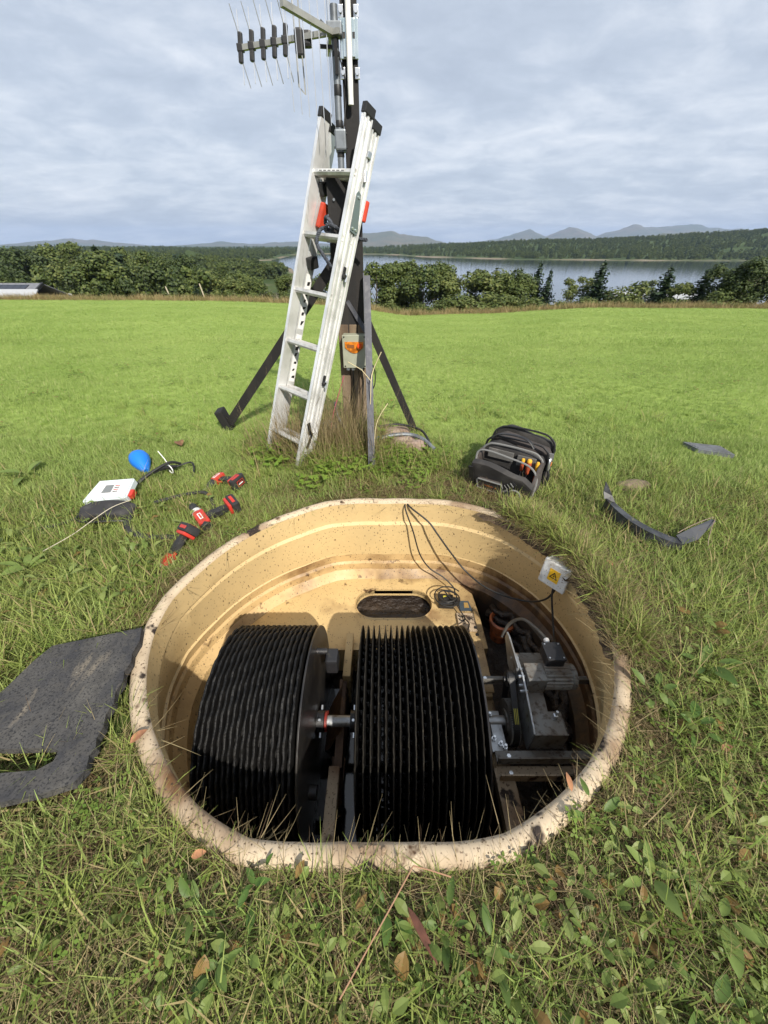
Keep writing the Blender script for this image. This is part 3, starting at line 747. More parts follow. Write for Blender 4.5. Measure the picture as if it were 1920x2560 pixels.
# far woods: masses of crowns that read as one
FS = []
for i, m in enumerate((lm_dark, lm_dark, lm_mid)):
    FS.append(src_obj('wood_crown%d' % i, crown_mesh(30 + i, 8, 3.4, 900, .30, .06, 11), m))
FS.append(src_obj('wood_crown3', conifer_mesh(35, 11, 2.2, .7), lm_con))
wc = source_collection('wood_sources', FS)
WR = random.Random(3); pts = []
n_ = 0
while n_ < 2200:                                   # wood on the left
    Y = WR.uniform(66, 460); q = WR.uniform(-1.55, -.17) ; x = q * Y; z = terrain(x, Y)
    if z < WATER_Z + 1.2 or (q > -.30 and Y < 330) or (q > -.42 and Y < 120): continue
    if WR.random() > min(1, 90 / Y + .35): continue
    s = WR.uniform(.65, 1.15) * (.8 if Y < 90 else 1)
    zt = z + 8 * s
    lim = interp([(-1.1, 618), (-.75, 622), (-.62, 622), (-.45, 632), (-.3, 645), (-.24, 655), (-.17, 668)], q)
    if (zt - CAM_H) / Y > ev(lim): continue
    pts.append((x, Y, z - .3, WR.gauss(0, .05), WR.gauss(0, .05), WR.uniform(0, 6.28), s, WR.choice([0, 1, 1, 2, 2, 3] if WR.random() < .25 else [0, 1, 2]))); n_ += 1
while n_ < 5600:
    Y = WR.uniform(300, 475); q = WR.uniform(-1.5, -.19); x = q * Y; z = terrain(x, Y)
    if z < WATER_Z + 1.6: n_ += .05; continue
    s = WR.uniform(.7, 1.25); lim = interp([(-1.1, 618), (-.75, 622), (-.62, 624), (-.45, 630), (-.3, 641), (-.24, 652), (-.17, 668)], q)
    if (z + 8 * s - CAM_H) / Y > ev(lim): n_ += .05; continue
    pts.append((x, Y, z - .3, 0, 0, WR.uniform(0, 6.28), s, WR.choice([0, 1, 2, 2, 2]))); n_ += 1
tag(scatter('wood', 'dense dark green wood covering the low hill on the left', pts, wc), kind='stuff')
pts = []; n_ = 0
while n_ < 11000:                                   # woods across the loch
    Y = 590 + 1000 * WR.random() ** 1.4 + (WR.random() < .15) * 500; q = WR.uniform(-.8, 1.15); x = q * Y; z = terrain(x, Y)
    if z < WATER_Z + 1.3: continue
    if nz(x, Y, .012, 3) < -.28: continue
    pts.append((x, Y, z - .5, 0, 0, WR.uniform(0, 6.28), WR.uniform(.7, 1.25), WR.choice([0, 1, 2, 2] * 6 + [3]))); n_ += 1
tag(scatter('wood', 'forest on the hillside across the loch', pts, wc), kind='stuff')
# ================================================================== THE TANK
def grp_mat(name, base, flecks=.62, brown=0.0, rough=.55, mud=0.0, low=None, dirt=None):
    var = [('noise', 3.0, tuple(c * .86 for c in base), .4, .7), ('noise', 40.0, tuple(c * .9 for c in base), .45, .75)]
    if brown: var.append(('noise', 2.6, (.13, .062, .022), .62 - brown, .84 - brown))
    if brown: var.append(('noise', 11.0, (.07, .035, .014), .72 - brown * .8, .80 - brown * .8))
    if low: var.append(('zlow', 7.0, (.075, .04, .018), low[0], low[1], None, .25))
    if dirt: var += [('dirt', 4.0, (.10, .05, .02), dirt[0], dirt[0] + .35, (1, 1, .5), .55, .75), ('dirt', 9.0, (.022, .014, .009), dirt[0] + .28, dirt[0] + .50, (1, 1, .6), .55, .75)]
    var.append(('fleck', 75.0, (.045, .026, .012), .10, .26, (1, 1, .55), flecks))
    var.append(('fleck', 32.0, (.05, .03, .013), .08, .17, (1, 1, .5), flecks + .07))
    if mud: var.append(('noise', 5.5, (.022, .014, .010), .665 - mud, .70 - mud))
    if mud: var.append(('noise', 90.0, (.12, .08, .05), .60, .68))
    return mat(name, base, rough, 0, var, bump=(60, .12, .004), rvar=(6, rough - .12, rough + .15))
GRP = (.545, .40, .195)
m_wall = grp_mat('buff_moulding', GRP, .50, 0.0)
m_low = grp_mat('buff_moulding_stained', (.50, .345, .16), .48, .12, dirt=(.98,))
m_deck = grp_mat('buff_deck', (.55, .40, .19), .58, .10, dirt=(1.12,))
m_rim = grp_mat('weathered_rim', (.51, .41, .285), .57, .14, .85, .06)
m_beam = grp_mat('dirty_beam', (.40, .31, .21), .46, .16, .75, .05)
m_rust = mat('rust_brown_scum', (.15, .075, .03), .6, 0, [('noise', 8, (.06, .03, .015), .4, .65), ('noise', 30, (.25, .14, .06), .6, .75)], bump=(25, .4, .01))
m_sludge = mat('brown_sludge', (.022, .015, .011), .45, 0, [('noise', 5, (.045, .03, .02), .45, .7), ('noise', 45, (.07, .05, .035), .66, .76)], bump=(14, .9, .05))
m_steel = mat('galvanised_steel', (.42, .44, .46), .45, .75, [('noise', 6, (.28, .27, .25), .4, .65), ('noise', 30, (.16, .13, .10), .56, .72)], rvar=(9, .35, .65))
m_steel_d = mat('dirty_steel', (.21, .205, .19), .65, .45, [('noise', 7, (.16, .13, .10), .4, .62), ('noise', 34, (.08, .06, .045), .52, .68)], bump=(40, .2, .004))
m_zinc = mat('bright_zinc', (.62, .64, .66), .3, .9)
m_black = mat('black_plastic', (.012, .012, .013), .5, 0, [('noise', 25, (.03, .028, .025), .55, .7)])
m_blackm = mat('black_paint', (.016, .016, .018), .45, 0, [('noise', 30, (.04, .037, .03), .58, .7)])
m_rubber = mat('cable_rubber', (.012, .012, .012), .55)
tank = thing('treatment_tank', 'buff coloured round tank sunk in the grass with its lid off', 'tank', (TCX, TCY, -1.3))
ANG = [a * 2.0 for a in range(-90, 90)]
def ring_surface(bm, prof, angs=ANG, jit=0.0):
    """prof: (dr or function of angle, z) stations swept round the rim outline"""
    rows = []
    for dr, z in prof:
        row = []
        for a in angs:
            d = dr(a) if callable(dr) else dr
            zz = z(a) if callable(z) else z
            p = on_rim(a, d, zz)
            if jit: p.z += jit * nz(p.x * 9, p.y * 9, 1, 2)
            row.append(bm.verts.new(p))
        rows.append(row)
    n = len(angs)
    for a, b in zip(rows, rows[1:]):
        for k in range(n): bm.faces.new((a[k], a[(k + 1) % n], b[(k + 1) % n], b[k]))
# the wall swells a little under the rim at the sides and the front
def sw(f):
    def g(a):
        back = 0.5 + 0.5 * cos(radians(a))
        return f * (1 - back ** 2.2) + (-.02 if f > .02 else 0) * back
    return g
bm = B()
ring_surface(bm, [(.055, -.14), (.066, -.05), (.064, -.022), (.052, -.004), (.034, .003), (.014, .001), (.004, -.006), (0, -.016)], jit=.002)
obj('rim', bm, m_rim, tank, True, sharp=60)
bm = B()
ring_surface(bm, [(.0, -.016), (.001, -.10), (.002, -.155), (sw(.012), -.168)])
obj('upper_band', bm, m_wall, tank, True, sharp=22)
bm = B()
ring_surface(bm, [(sw(.012), -.168), (sw(.022), -.185), (sw(.06), -.32), (sw(.085), -.43), (sw(.09), -.448), (sw(.075), -.455)])
obj('wall', bm, m_wall, tank, True, sharp=22)
bm = B()
ring_surface(bm, [(sw(.075), -.455), (sw(.082), -.475), (sw(.095), -.52), (lambda a: sw(.10)(a) - .016, -.535), (lambda a: sw(.10)(a) - .022, -.585), (lambda a: sw(.105)(a) - .05, -.615), (lambda a: sw(.105)(a) - .075, -.64), (lambda a: sw(.11)(a) - .085, -.70), (lambda a: sw(.11)(a) - .13, -.9), (lambda a: sw(.11)(a) - .2, -1.3)])
obj('lower_wall', bm, m_low, tank, True, sharp=22)
bm = B(); prism(bm, [tuple(on_rim(a, .02, 0))[:2] for a in ANG[::3]], -1.34, -1.30); obj('tank_floor', bm, m_sludge, tank)
# torn soil and roots left on the rim where the turf was cut back
m_soil = mat('torn_soil', (.055, .036, .022), .95, 0, [('noise', 18, (.11, .075, .045), .45, .66), ('noise', 60, (.025, .016, .01), .55, .68)], bump=(40, .9, .02))
bm = B(); rows = []
for a in range(38, 108):
    sa = sin(pi * (a - 38) / 69.0) ** .4; row = []
    for k in range(7):
        t_ = k / 6; dr = lerp(-.03, .12, t_) + .02 * nz(a * .4, k * .7, 1, 3); hh = (.035 * sin(pi * min(1, t_ * 1.15)) ** .6) * sa
        row.append(bm.verts.new(on_rim(a, dr, -.02 - .05 * (1 - t_) ** 4 * sa + hh + .016 * nz(a * .5, k * 1.3, 1, 7) * sa)))
    rows.append(row)
for r0_, r1_ in zip(rows, rows[1:]):
    for k in range(6): bm.faces.new((r0_[k], r0_[k + 1], r1_[k + 1], r1_[k]))
tag(obj('soil', bm, m_soil, None, True, sharp=0), 'torn brown soil and roots over the right side of the rim', kind='stuff')
# small cut-out and fixing tabs on the rim
bm = B(); box(bm, (-.055, 2.218, .003), (.03, .03, .014), bev=.003); obj('lug', bm, m_rim, tank)
bm = B(); box(bm, (-.03, .357, .006), (.07, .022, .004), bev=.0015); obj('clip', bm, m_beam, tank)
for dx in (-.035, .03):
    bm = B(); lathe(bm, [(0, .0), (.007, 0), (.007, .004), (.004, .006), (0, .006)], 12, Matrix.Translation((-.03 + dx, .357, .009))); obj('rivet', bm, m_beam, tank)
# deck with its slot
DZ = -.64
def slot_outline(cx, cy, hx, hy, n=10):
    o = []
    for sgn in (1, -1):
        for k in range(n + 1):
            a = -pi / 2 + pi * k / n
            o.append((cx + sgn * (hx - hy) + sgn * hy * cos(a), cy + sgn * hy * sin(a)))
    return o
bm = B()
outer = [tuple(on_rim(a, -.075 + sw(.10)(a), 0))[:2] for a in range(-68, 40, 4)] + [(.64, 1.96), (.655, 1.75), (.655, 1.50), (.36, 1.49), (-.80, 1.49)]
inner = slot_outline(.07, 1.865, .268, .128)
ov = [bm.verts.new((x, y, DZ)) for x, y in outer]; iv = [bm.verts.new((x, y, DZ)) for x, y in inner]
oe = [bm.edges.new((ov[i], ov[(i + 1) % len(ov)])) for i in range(len(ov))]; ie = [bm.edges.new((iv[i], iv[(i + 1) % len(iv)])) for i in range(len(iv))]
bmesh.ops.triangle_fill(bm, edges=oe + ie, use_beauty=True, use_dissolve=False)
for ring, dz, sh in ((ov, -.34, 0), (iv, -.05, .004)):
    lo = [bm.verts.new((v.co.x, v.co.y, DZ + dz)) for v in ring]
    for i in range(len(ring)): bm.faces.new((ring[i], ring[(i + 1) % len(ring)], lo[(i + 1) % len(ring)], lo[i]))
deck = obj('deck', bm, m_deck, tank)
bm = B(); o2 = slot_outline(.07, 1.865, .278, .138); o1 = slot_outline(.07, 1.865, .268, .128)
a_ = [bm.verts.new((x, y, DZ + .001)) for x, y in o2]; b_ = [bm.verts.new((x, y, DZ + .007)) for x, y in o1]; c_ = [bm.verts.new((x, y, DZ - .03)) for x, y in o1]
for i in range(len(a_)):
    j = (i + 1) % len(a_); bm.faces.new((a_[i], a_[j], b_[j], b_[i])); bm.faces.new((b_[i], b_[j], c_[j], c_[i]))
obj('slot_lip', bm, m_deck, tank, True)
bm = B(); box(bm, (.07, 1.86, -.735), (.8, .52, .02)); obj('chamber_scum', bm, m_sludge, tank)
# partition between the discs and the sludge side
bm = B()
prism(bm, [(.525, 1.50), (.60, 1.50), (.595, 1.15), (.525, 1.15)], -1.2, -.575); box(bm, (.565, 1.335, -.572), (.085, .33, .014), bev=.004)
obj('partition', bm, m_low, tank)
bm = B(); box(bm, (.566, 1.10, -.68), (.078, .11, .13), bev=.006); obj('bearing_block', bm, m_low, tank)
bm = B(); box(bm, (.566, .835, -.665), (.085, .13, .12), bev=.008); obj('bearing_block', bm, m_low, tank)
bm = B(); box(bm, (.56, .60, -.60), (.088, .40, .06), bev=.005); obj('edge_beam', bm, m_beam, tank)
bm = B(); box(bm, (.57, .95, -.98), (.05, .9, .55)); obj('partition', bm, m_rust, tank)
# bulkhead between the two disc packs
bm = B(); box(bm, (-.235, .60, -.60), (.052, .42, .05), bev=.005); obj('edge_beam', bm, m_beam, tank)
bm = B(); box(bm, (-.215, 1.42, -.60), (.045, .30, .05), bev=.004); box(bm, (-.215, 1.42, -.90), (.03, .3, .56)); obj('bulkhead', bm, m_deck, tank)
bm = B()
prism(bm, [(.81, -.60), (.75, -.90), (.80, -1.2), (1.28, -1.2), (1.28, -.62), (1.20, -.66), (.86, -.72)], -.255, -.215, axes((0, 1, 0), (0, 0, 1), (1, 0, 0)))
obj('bulkhead', bm, m_rust, tank)
bm = B(); box(bm, (-.275, 1.12, -.74), (.02, .24, .30), rot=Euler((0, .35, 0))); box(bm, (-.245, .90, -.83), (.07, .1, .02), rot=Euler((.4, .2, 0))); obj('baffle', bm, m_rust, tank)
# water in the disc chambers, sludge on the drive side
m_tankwater = mat('tank_water', (.004, .004, .004), .06, 0, spec=.6, bump=(9, .05, .01))
for nm, poly in (('chamber_water', [tuple(on_rim(a, .03, 0))[:2] for a in range(-178, -28, 6)] + [(-.26, 1.6), (-.26, .42)]), ('chamber_water', [(-.21, .44), (.52, .44), (.52, 1.6), (-.21, 1.6)])):
    bm = B(); bm.faces.new([bm.verts.new((x, y, -.86)) for x, y in poly]); obj(nm, bm, m_tankwater, tank)
bm = B()
pl = [tuple(on_rim(a, .05, 0))[:2] for a in range(30, 150, 5)]
g_n = 26
rows = []
for i in range(g_n + 1):
    row = []
    for j in range(g_n + 1):
        x = lerp(.58, 1.16, i / g_n); y = lerp(.5, 2.1, j / g_n)
        row.append(bm.verts.new((x, y, -.92 + .035 * nz(x, y, 7, 3) + .02 * nz(x, y, 17, 5) + .10 * sstep(.95, 1.15, hypot(x, y - 1.3)))))
    rows.append(row)
for i in range(g_n):
    for j in range(g_n): bm.faces.new((rows[i][j], rows[i + 1][j], rows[i + 1][j + 1], rows[i][j + 1]))
obj('sludge', bm, m_sludge, tank, True, sharp=0)
# scum crust along the sludge-side wall
bm = B()
for k, (zz, w) in enumerate(((-.70, .05), (-.76, .07), (-.83, .09))):
    pth = [on_rim(a, sw(.11)(a) - .09 - w * .3 + .05 * nz(a, k * 5.3, .3, 2), zz + .03 * nz(a, k * 2.7, .4, 5)) for a in range(52, 128, 3)]
    tube(bm, pth, [.018 + .05 * abs(nz(i, k * 3.1, .9, 9)) for i in range(len(pth))], 9)
obj('scum_crust', bm, m_sludge, tank, True, sharp=0)
# patch of sealant and data plate on the deck
bm = B(); box(bm, (.555, 1.70, DZ + .006), (.12, .15, .014), bev=.004); box(bm, (.53, 1.715, DZ + .016), (.07, .07, .012), bev=.003)
pad = obj('sealant_pad', bm, m_beam, tank)
for yv in (1.735, 1.705):
    bm = B(); tube(bm, smooth_path([(.505, yv + .008, DZ + .026), (.515, yv - .006, DZ + .027), (.535, yv - .006, DZ + .027), (.545, yv + .008, DZ + .026)], 4), .004, 6); obj('hook', bm, m_black, pad)
m_plate = mat('data_plate', (.035, .055, .075), .4)
bm = B(); prism(bm, [(.535, 1.89), (.60, 1.885), (.615, 1.80), (.525, 1.80)], DZ + .003, DZ + .007); dp = obj('data_plate', bm, m_plate, tank)
m_gold = mat('plate_gold', (.30, .19, .06), .5)
bm = B(); prism(bm, [(.565, 1.872), (.592, 1.870), (.595, 1.825), (.560, 1.825)], DZ + .0072, DZ + .009); obj('plate_panel', bm, m_gold, dp)
for yv in (1.60, 1.545):
    bm = B(); lathe(bm, [(0, .004), (.011, .004), (.011, 0), (0, 0)], 12, Matrix.Translation((.585, yv, -.563))); obj('bolt_hole', bm, m_black, tank)
# orange clay pipe socket
m_clay = mat('orange_pipe', (.46, .13, .045), .5, 0, [('noise', 9, (.16, .05, .022), .45, .68), ('noise', 40, (.06, .03, .018), .58, .7)])
pipe = thing('drain_pipe', 'orange plastic pipe socket standing up in the dark sludge', 'pipe', (.835, 1.79, -.90))
bm = B(); lathe(bm, [(.064, 0), (.064, .10), (.078, .105), (.078, .15), (.09, .155), (.09, .18), (.078, .19), (.072, .18), (.066, .12), (.056, .04), (0, .04)], 32, Matrix.Translation((.835, 1.79, -.90))); obj('socket', bm, m_clay, pipe, True)
bm = B(); lathe(bm, [(.0665, .055), (.07, .06), (.07, .075), (.0665, .08)], 32, Matrix.Translation((.835, 1.79, -.90))); obj('collar_ring', bm, m_clay, pipe, True)
# cross bars on the drive side
def angle_bar(name, label, a, b, w=.05, m=None):
    t = thing(name, label, 'bar', a)
    bm = B(); a, b = Vector(a), Vector(b); d = (b - a); L_ = d.length; x = d.normalized(); M = axes(x, Vector((0, 0, 1)).cross(x), (0, 0, 1), a)
    prism(bm, [(0, 0), (w, 0), (w, .006), (.006, .006), (.006, w), (0, w)], 0, L_, M @ axes((0, 1, 0), (0, 0, 1), (1, 0, 0)))
    obj('angle_iron', bm, m or m_steel_d, t)
    for s in (.06, L_ - .08):
        bm = B(); lathe(bm, [(0, .008), (.010, .008), (.010, 0), (0, 0)], 6, Matrix.Translation(a + x * s + Vector((0, .03, .0065)))); obj('bolt', bm, m_zinc, t)
    return t
angle_bar('cross_bar', 'grey steel bar behind the motor reaching to the tank wall', (.49, 1.175, -.50), (1.13, 1.175, -.50), .045)
angle_bar('cross_bar', 'grey steel bar in front of the drive carrying its bracket', (.53, .805, -.545), (1.06, .805, -.545), .055)
angle_bar('cross_bar', 'lower dirty steel bar bolted along the front of the drive bay', (.53, .745, -.575), (1.02, .745, -.575), .06, m_beam)

# ================================================================== THE DISC ROTOR
AX_Y, AX_Z, RD = 1.02, -.58, .475
rotor = thing('disc_rotor', 'black rotor of two packs of corrugated discs on one shaft', 'rotor', (0, AX_Y, AX_Z))
m_disc = mat('black_biofilm', (.005, .0048, .0048), .5, 0, [('noise', 24, (.018, .016, .014), .5, .7), ('noise', 70, (.05, .042, .033), .68, .76)], bump=(45, .5, .008), spec=.3)
m_disc2 = mat('black_biofilm_thick', (.0045, .0042, .0042), .55, 0, [('noise', 18, (.011, .0105, .010), .45, .66), ('noise', 60, (.05, .043, .036), .70, .78)], bump=(34, .9, .012), spec=.3)
m_edge = mat('disc_edge', (.030, .027, .022), .38, 0, [('noise', 40, (.10, .085, .06), .6, .75)], bump=(60, .4, .004))
def disc_mesh(name, R0, prof, seg, fr, wav, seed):
    """prof: (axial, radial offset from R0) stations; the edge waves in radius and sideways"""
    r = random.Random(seed); verts, faces = [], []
    n = len(prof)
    for k in range(seg):
        a = 2 * pi * k / seg
        for ax, dr in prof:
            j = r.uniform(-1, 1) * fr
            rr = R0 + dr + (wav[0] * sin(wav[1] * a) + j if dr > -.05 else 0)
            xx = ax + (wav[2] * sin(wav[1] * a + 1.3) if dr > -.06 else 0)
            verts.append((xx, rr * cos(a), rr * sin(a)))
    for k in range(seg):
        k2 = (k + 1) % seg
        for i in range(n - 1): faces.append((k * n + i, k2 * n + i, k2 * n + i + 1, k * n + i + 1))
    me = bpy.data.meshes.new(name); me.from_pydata(verts, [], faces); me.update(); return me
def put_disc(me, x, rot, nm='disc'):
    o = bpy.data.objects.new(nm, me); COL.objects.link(o); o.parent = rotor; o.location = (x, 0, 0); o.rotation_euler = (rot, 0, 0); return o
thick = []
for s_ in range(3):
    me = disc_mesh('disc', RD, [(-.004, -.41), (-.008, -.06), (-.007, -.014), (-.0045, .0), (0, .002), (.0045, 0), (.007, -.014), (.008, -.06), (.004, -.41)], 150, .0016, (.0035, 34, .0014), s_)
    me.materials.append(m_disc2); thick.append(me)
nL = 17
for i in range(nL): 
    o = put_disc(thick[i % 3], lerp(-.765, -.378, i / (nL - 1)) + .003 * nz(i, 0, 1.7, 3), i * .71); o.rotation_euler.z = .012 * nz(i, 4, 1.3, 2)
bm = B()                                         # spacer studs between the left discs
for i in range(nL - 1):
    x = lerp(-.765, -.378, (i + .5) / (nL - 1))
    for k in range(34):
        a = 2 * pi * k / 34 + (i % 2) * .09
        M = Matrix.Translation((x, (RD - .052 + .008 * nz(i, k, .9, 5)) * cos(a), (RD - .052 + .008 * nz(i, k, .9, 5)) * sin(a))) @ Matrix.Rotation(a, 4, 'X')
        box(bm, (0, 0, 0), (.020, .022, .03), M=M)
o = obj('spacer_studs', bm, m_disc, rotor, world_space=False); o['kind'] = 'stuff'
me_end = disc_mesh('end_plate', RD + .004, [(-.004, -.44), (-.004, -.002), (0, 0), (.004, -.002), (.004, -.44)], 120, .0002, (0, 1, 0), 5); me_end.materials.append(mat('end_plate_black', (.012, .011, .011), .35, 0, [('noise', 5, (.03, .027, .024), .45, .65), ('noise', 40, (.05, .04, .03), .62, .72)]))
put_disc(me_end, -.348, 0, 'end_plate')
thin = []
for s_ in range(4):
    me = disc_mesh('disc', RD, [(-.0045, -.41), (-.010, -.07), (-.004, -.03), (-.0025, -.002), (0, .002), (.0025, -.002), (.004, -.03), (.010, -.07), (.0045, -.41)], 168, .0010, (.0022, 56, .0008), 20 + s_)
    me.materials.append(m_disc); me.materials.append(m_edge)
    n_p = 9
    for p in me.polygons:
        if p.index % (n_p - 1) in (3, 4): p.material_index = 1
    thin.append(me)
nR = 18
for i in range(nR):
    o = put_disc(thin[i % 4], lerp(-.115, .405, i / (nR - 1)) + .004 * nz(i, 9, 1.9, 3), i * .37); o.rotation_euler.z = .012 * nz(i, 2, 1.3, 6)
bm = B()
for i in range(nR - 1):
    x = lerp(-.115, .405, (i + .5) / (nR - 1))
    for k in range(52):
        a = 2 * pi * k / 52 + (i % 3) * .04
        M = Matrix.Translation((x, (RD - .075) * cos(a), (RD - .075) * sin(a))) @ Matrix.Rotation(a, 4, 'X')
        add_poly(bm, [(-.006, -.008, 0), (.006, -.008, 0), (.006, .008, 0), (-.006, .008, 0), (.002, 0, .022)], [(0, 1, 4), (1, 2, 4), (2, 3, 4), (3, 0, 4)], M)
o = obj('edge_teeth', bm, m_disc, rotor, world_space=False); o['kind'] = 'stuff'
put_disc(me_end, .428, 1.0, 'end_plate')
bm = B(); cyl(bm, (-.80, 0, 0), (.72, 0, 0), .028, 20); obj('shaft', bm, m_steel, rotor, True, False)
for x in (-.325, -.155):
    bm = B(); lathe(bm, [(.028, -.018), (.052, -.018), (.052, .018), (.028, .018)], 24, Matrix.Translation((x, 0, 0)) @ Matrix.Rotation(pi / 2, 4, 'Y')); h_ = obj('hub', bm, m_blackm, rotor, True, False)
    for k in range(4):
        a = k * pi / 2 + .4
        bm = B(); cyl(bm, (x + .0, .052 * cos(a), .052 * sin(a)), (x, .075 * cos(a), .075 * sin(a)), .007, 6); obj('hub_bolt', bm, m_zinc, rotor, world_space=False)
m_red = mat('red_paint', (.20, .02, .012), .45, 0, [('noise', 20, (.2, .02, .012), .5, .7)])
bm = B(); lathe(bm, [(.029, -.006), (.05, -.006), (.05, .006), (.029, .006)], 24, Matrix.Translation((-.298, 0, 0)) @ Matrix.Rotation(pi / 2, 4, 'Y')); obj('red_seal', bm, m_red, rotor, True, False)
bm = B(); box(bm, (-.265, .17, .27), (.062, .085, .10), bev=.012); cyl(bm, (-.345, .20, .31), (-.29, .20, .31), .016, 12); obj('counterweight_box', bm, m_blackm, rotor, world_space=False)
bm = B(); cyl(bm, (-.345, -.30, -.05), (-.31, -.30, -.05), .03, 14); obj('boss', bm, m_blackm, rotor, True, False)
# driven pulley on the end of the shaft
bm = B()
pts_ = []
for k in range(64):
    a = 2 * pi * k / 64
    for t in (-.25, .25): pts_.append(((.105 + (.004 if (t > 0) else -.004)) * cos(a + t * 2 * pi / 64 * 1.0), (.105 + (.004 if (t > 0) else -.004)) * sin(a + t * 2 * pi / 64)))
prism(bm, pts_, -.022, .022, axes((0, 1, 0), (0, 0, 1), (1, 0, 0), (.652, 0, 0)))
lathe(bm, [(.03, -.03), (.06, -.03), (.06, .03), (.03, .03)], 20, Matrix.Translation((.652, 0, 0)) @ Matrix.Rotation(pi / 2, 4, 'Y'))
obj('toothed_pulley', bm, m_steel_d, rotor, world_space=False)

# ================================================================== THE BEARING PLATE AND THE DRIVE
bear = thing('shaft_bearing', 'galvanised bearing plate bolted between two buff blocks beside the discs', 'bearing', (.566, .97, -.64))
bm = B(); box(bm, (.564, .967, -.572), (.075, .20, .012), bev=.002); obj('plate', bm, m_steel, bear)
bm = B(); box(bm, (.52, .98, -.60), (.05, .09, .09), bev=.01); obj('housing', bm, m_blackm, bear)
for (x, y) in ((.548, 1.04), (.572, .90), (.545, .925), (.59, .885)):
    bm = B(); cyl(bm, (x, y, -.567), (x, y, -.535), .0065, 8); lathe(bm, [(0, .009), (.012, .009), (.012, 0), (0, 0)], 6, Matrix.Translation((x, y, -.566))); obj('bolt', bm, m_zinc, bear)
drive = thing('drive_unit', 'grey steel drive bracket with electric motor and belt in the right compartment', 'motor', (.76, .98, -.5))
bm = B()
prism(bm, [(.715, 1.30), (.86, 1.30), (.86, 1.245), (.80, 1.07), (.79, .975), (.845, .975), (.85, .87), (.695, .87), (.705, 1.07)], -.405, -.40)
prism(bm, [(.695, .87), (.85, .87), (.85, .865), (.695, .865)], -.53, -.40)
prism(bm, [(.845, .87), (.85, .87), (.85, .975), (.845, .975)], -.53, -.40)
obj('bracket', bm, m_steel_d, drive)
bm = B()
YZ = axes((0, 1, 0), (0, 0, 1), (1, 0, 0))
prism(bm, [(.875, -.56), (1.20, -.56), (1.20, -.43), (1.245, -.34), (1.235, -.315), (1.11, -.315), (.90, -.385), (.87, -.40)], .690, .698, YZ)
obj('side_plate', bm, m_steel, drive)
bm = B(); prism(bm, [(1.13, -.44), (1.26, -.44), (1.37, -.36), (1.37, -.31), (1.33, -.30), (1.15, -.31)], .679, .687, YZ); obj('tension_plate', bm, m_steel, drive)
for (y, z) in ((1.155, -.33), (1.115, -.33), (1.155, -.40), (1.085, -.36), (1.06, -.37), (1.24, -.36)):
    bm = B(); cyl(bm, (.675, y, z), (.715, y, z), .008, 6); obj('bolt', bm, m_zinc, drive)
# motor: ribbed body along x
bm = B()
n_r = 22; prof_ = []
prism(bm, [((.058 + (.006 if k % 2 else 0)) * cos(2 * pi * k / 44), (.058 + (.006 if k % 2 else 0)) * sin(2 * pi * k / 44)) for k in range(44)], .80, .93, axes((0, 1, 0), (0, 0, 1), (1, 0, 0), (0, 1.125, -.345)))
lathe(bm, [(.0, 0), (.05, 0), (.061, .012), (.061, .03), (.0, .03)], 28, Matrix.Translation((.925, 1.125, -.345)) @ Matrix.Rotation(pi / 2, 4, 'Y'))
mot = obj('motor', bm, m_steel_d, drive)
bm = B(); box(bm, (.755, 1.12, -.35), (.095, .10, .11), bev=.006); obj('gearbox', bm, m_steel_d, drive)
bm = B(); box(bm, (.855, 1.19, -.262), (.088, .10, .058), bev=.007); box(bm, (.855, 1.19, -.233), (.094, .106, .012), bev=.004); obj('terminal_box', bm, m_blackm, drive)
bm = B(); cyl(bm, (.855, 1.235, -.262), (.855, 1.285, -.262), .014, 12); obj('cable_gland', bm, mat('grey_nylon', (.5, .5, .5), .5), drive)
for (dx, dy) in ((-.035, -.04), (.035, -.04), (-.035, .04), (.035, .04)):
    bm = B(); lathe(bm, [(0, .003), (.004, .003), (.004, 0), (0, 0)], 8, Matrix.Translation((.855 + dx, 1.19 + dy, -.227))); obj('screw', bm, m_zinc, drive)
bm = B(); box(bm, (.812, .945, -.388), (.02, .02, .03), bev=.003); cyl(bm, (.812, .945, -.40), (.812, .945, -.345), .006, 8); obj('adjuster_bolt', bm, m_zinc, drive)
bm = B()
prism(bm, [(.036 * cos(2 * pi * k / 28), .036 * sin(2 * pi * k / 28)) for k in range(28)], .632, .672, axes((0, 1, 0), (0, 0, 1), (1, 0, 0), (0, 1.145, -.40)))
cyl(bm, (.62, 1.145, -.40), (.72, 1.145, -.40), .014, 12); obj('drive_pulley', bm, m_blackm, drive)
# belt loop round both pulleys
bm = B(); path = []
c0, r0_, c1, r1_ = Vector((1.145, -.40)), .039, Vector((AX_Y, AX_Z)), .112
d = c1 - c0; base = atan2(d.y, d.x); al = math.acos((r0_ - r1_) / d.length)
for k in range(13):
    a = base + al + (2 * pi - 2 * al) * k / 12; path.append(c0 + Vector((cos(a), sin(a))) * r0_)
for k in range(25):
    a = base - al + 2 * al * k / 24; path.append(c1 + Vector((cos(a), sin(a))) * r1_)
for q0_, q1_ in zip(path, path[1:] + path[:1]):
    n0 = Vector((-(q1_ - q0_).y, (q1_ - q0_).x)).normalized() * .0035
    add_poly(bm, [(.637, *(q0_ - n0)), (.667, *(q0_ - n0)), (.667, *(q0_ + n0)), (.637, *(q0_ + n0)), (.637, *(q1_ - n0)), (.667, *(q1_ - n0)), (.667, *(q1_ + n0)), (.637, *(q1_ + n0))],
             [(0, 1, 5, 4), (1, 2, 6, 5), (2, 3, 7, 6), (3, 0, 4, 7)])
obj('belt', bm, m_black, drive)
m_yel = mat('yellow_print', (.55, .5, .06), .5)
bm = B()
i_ = 4
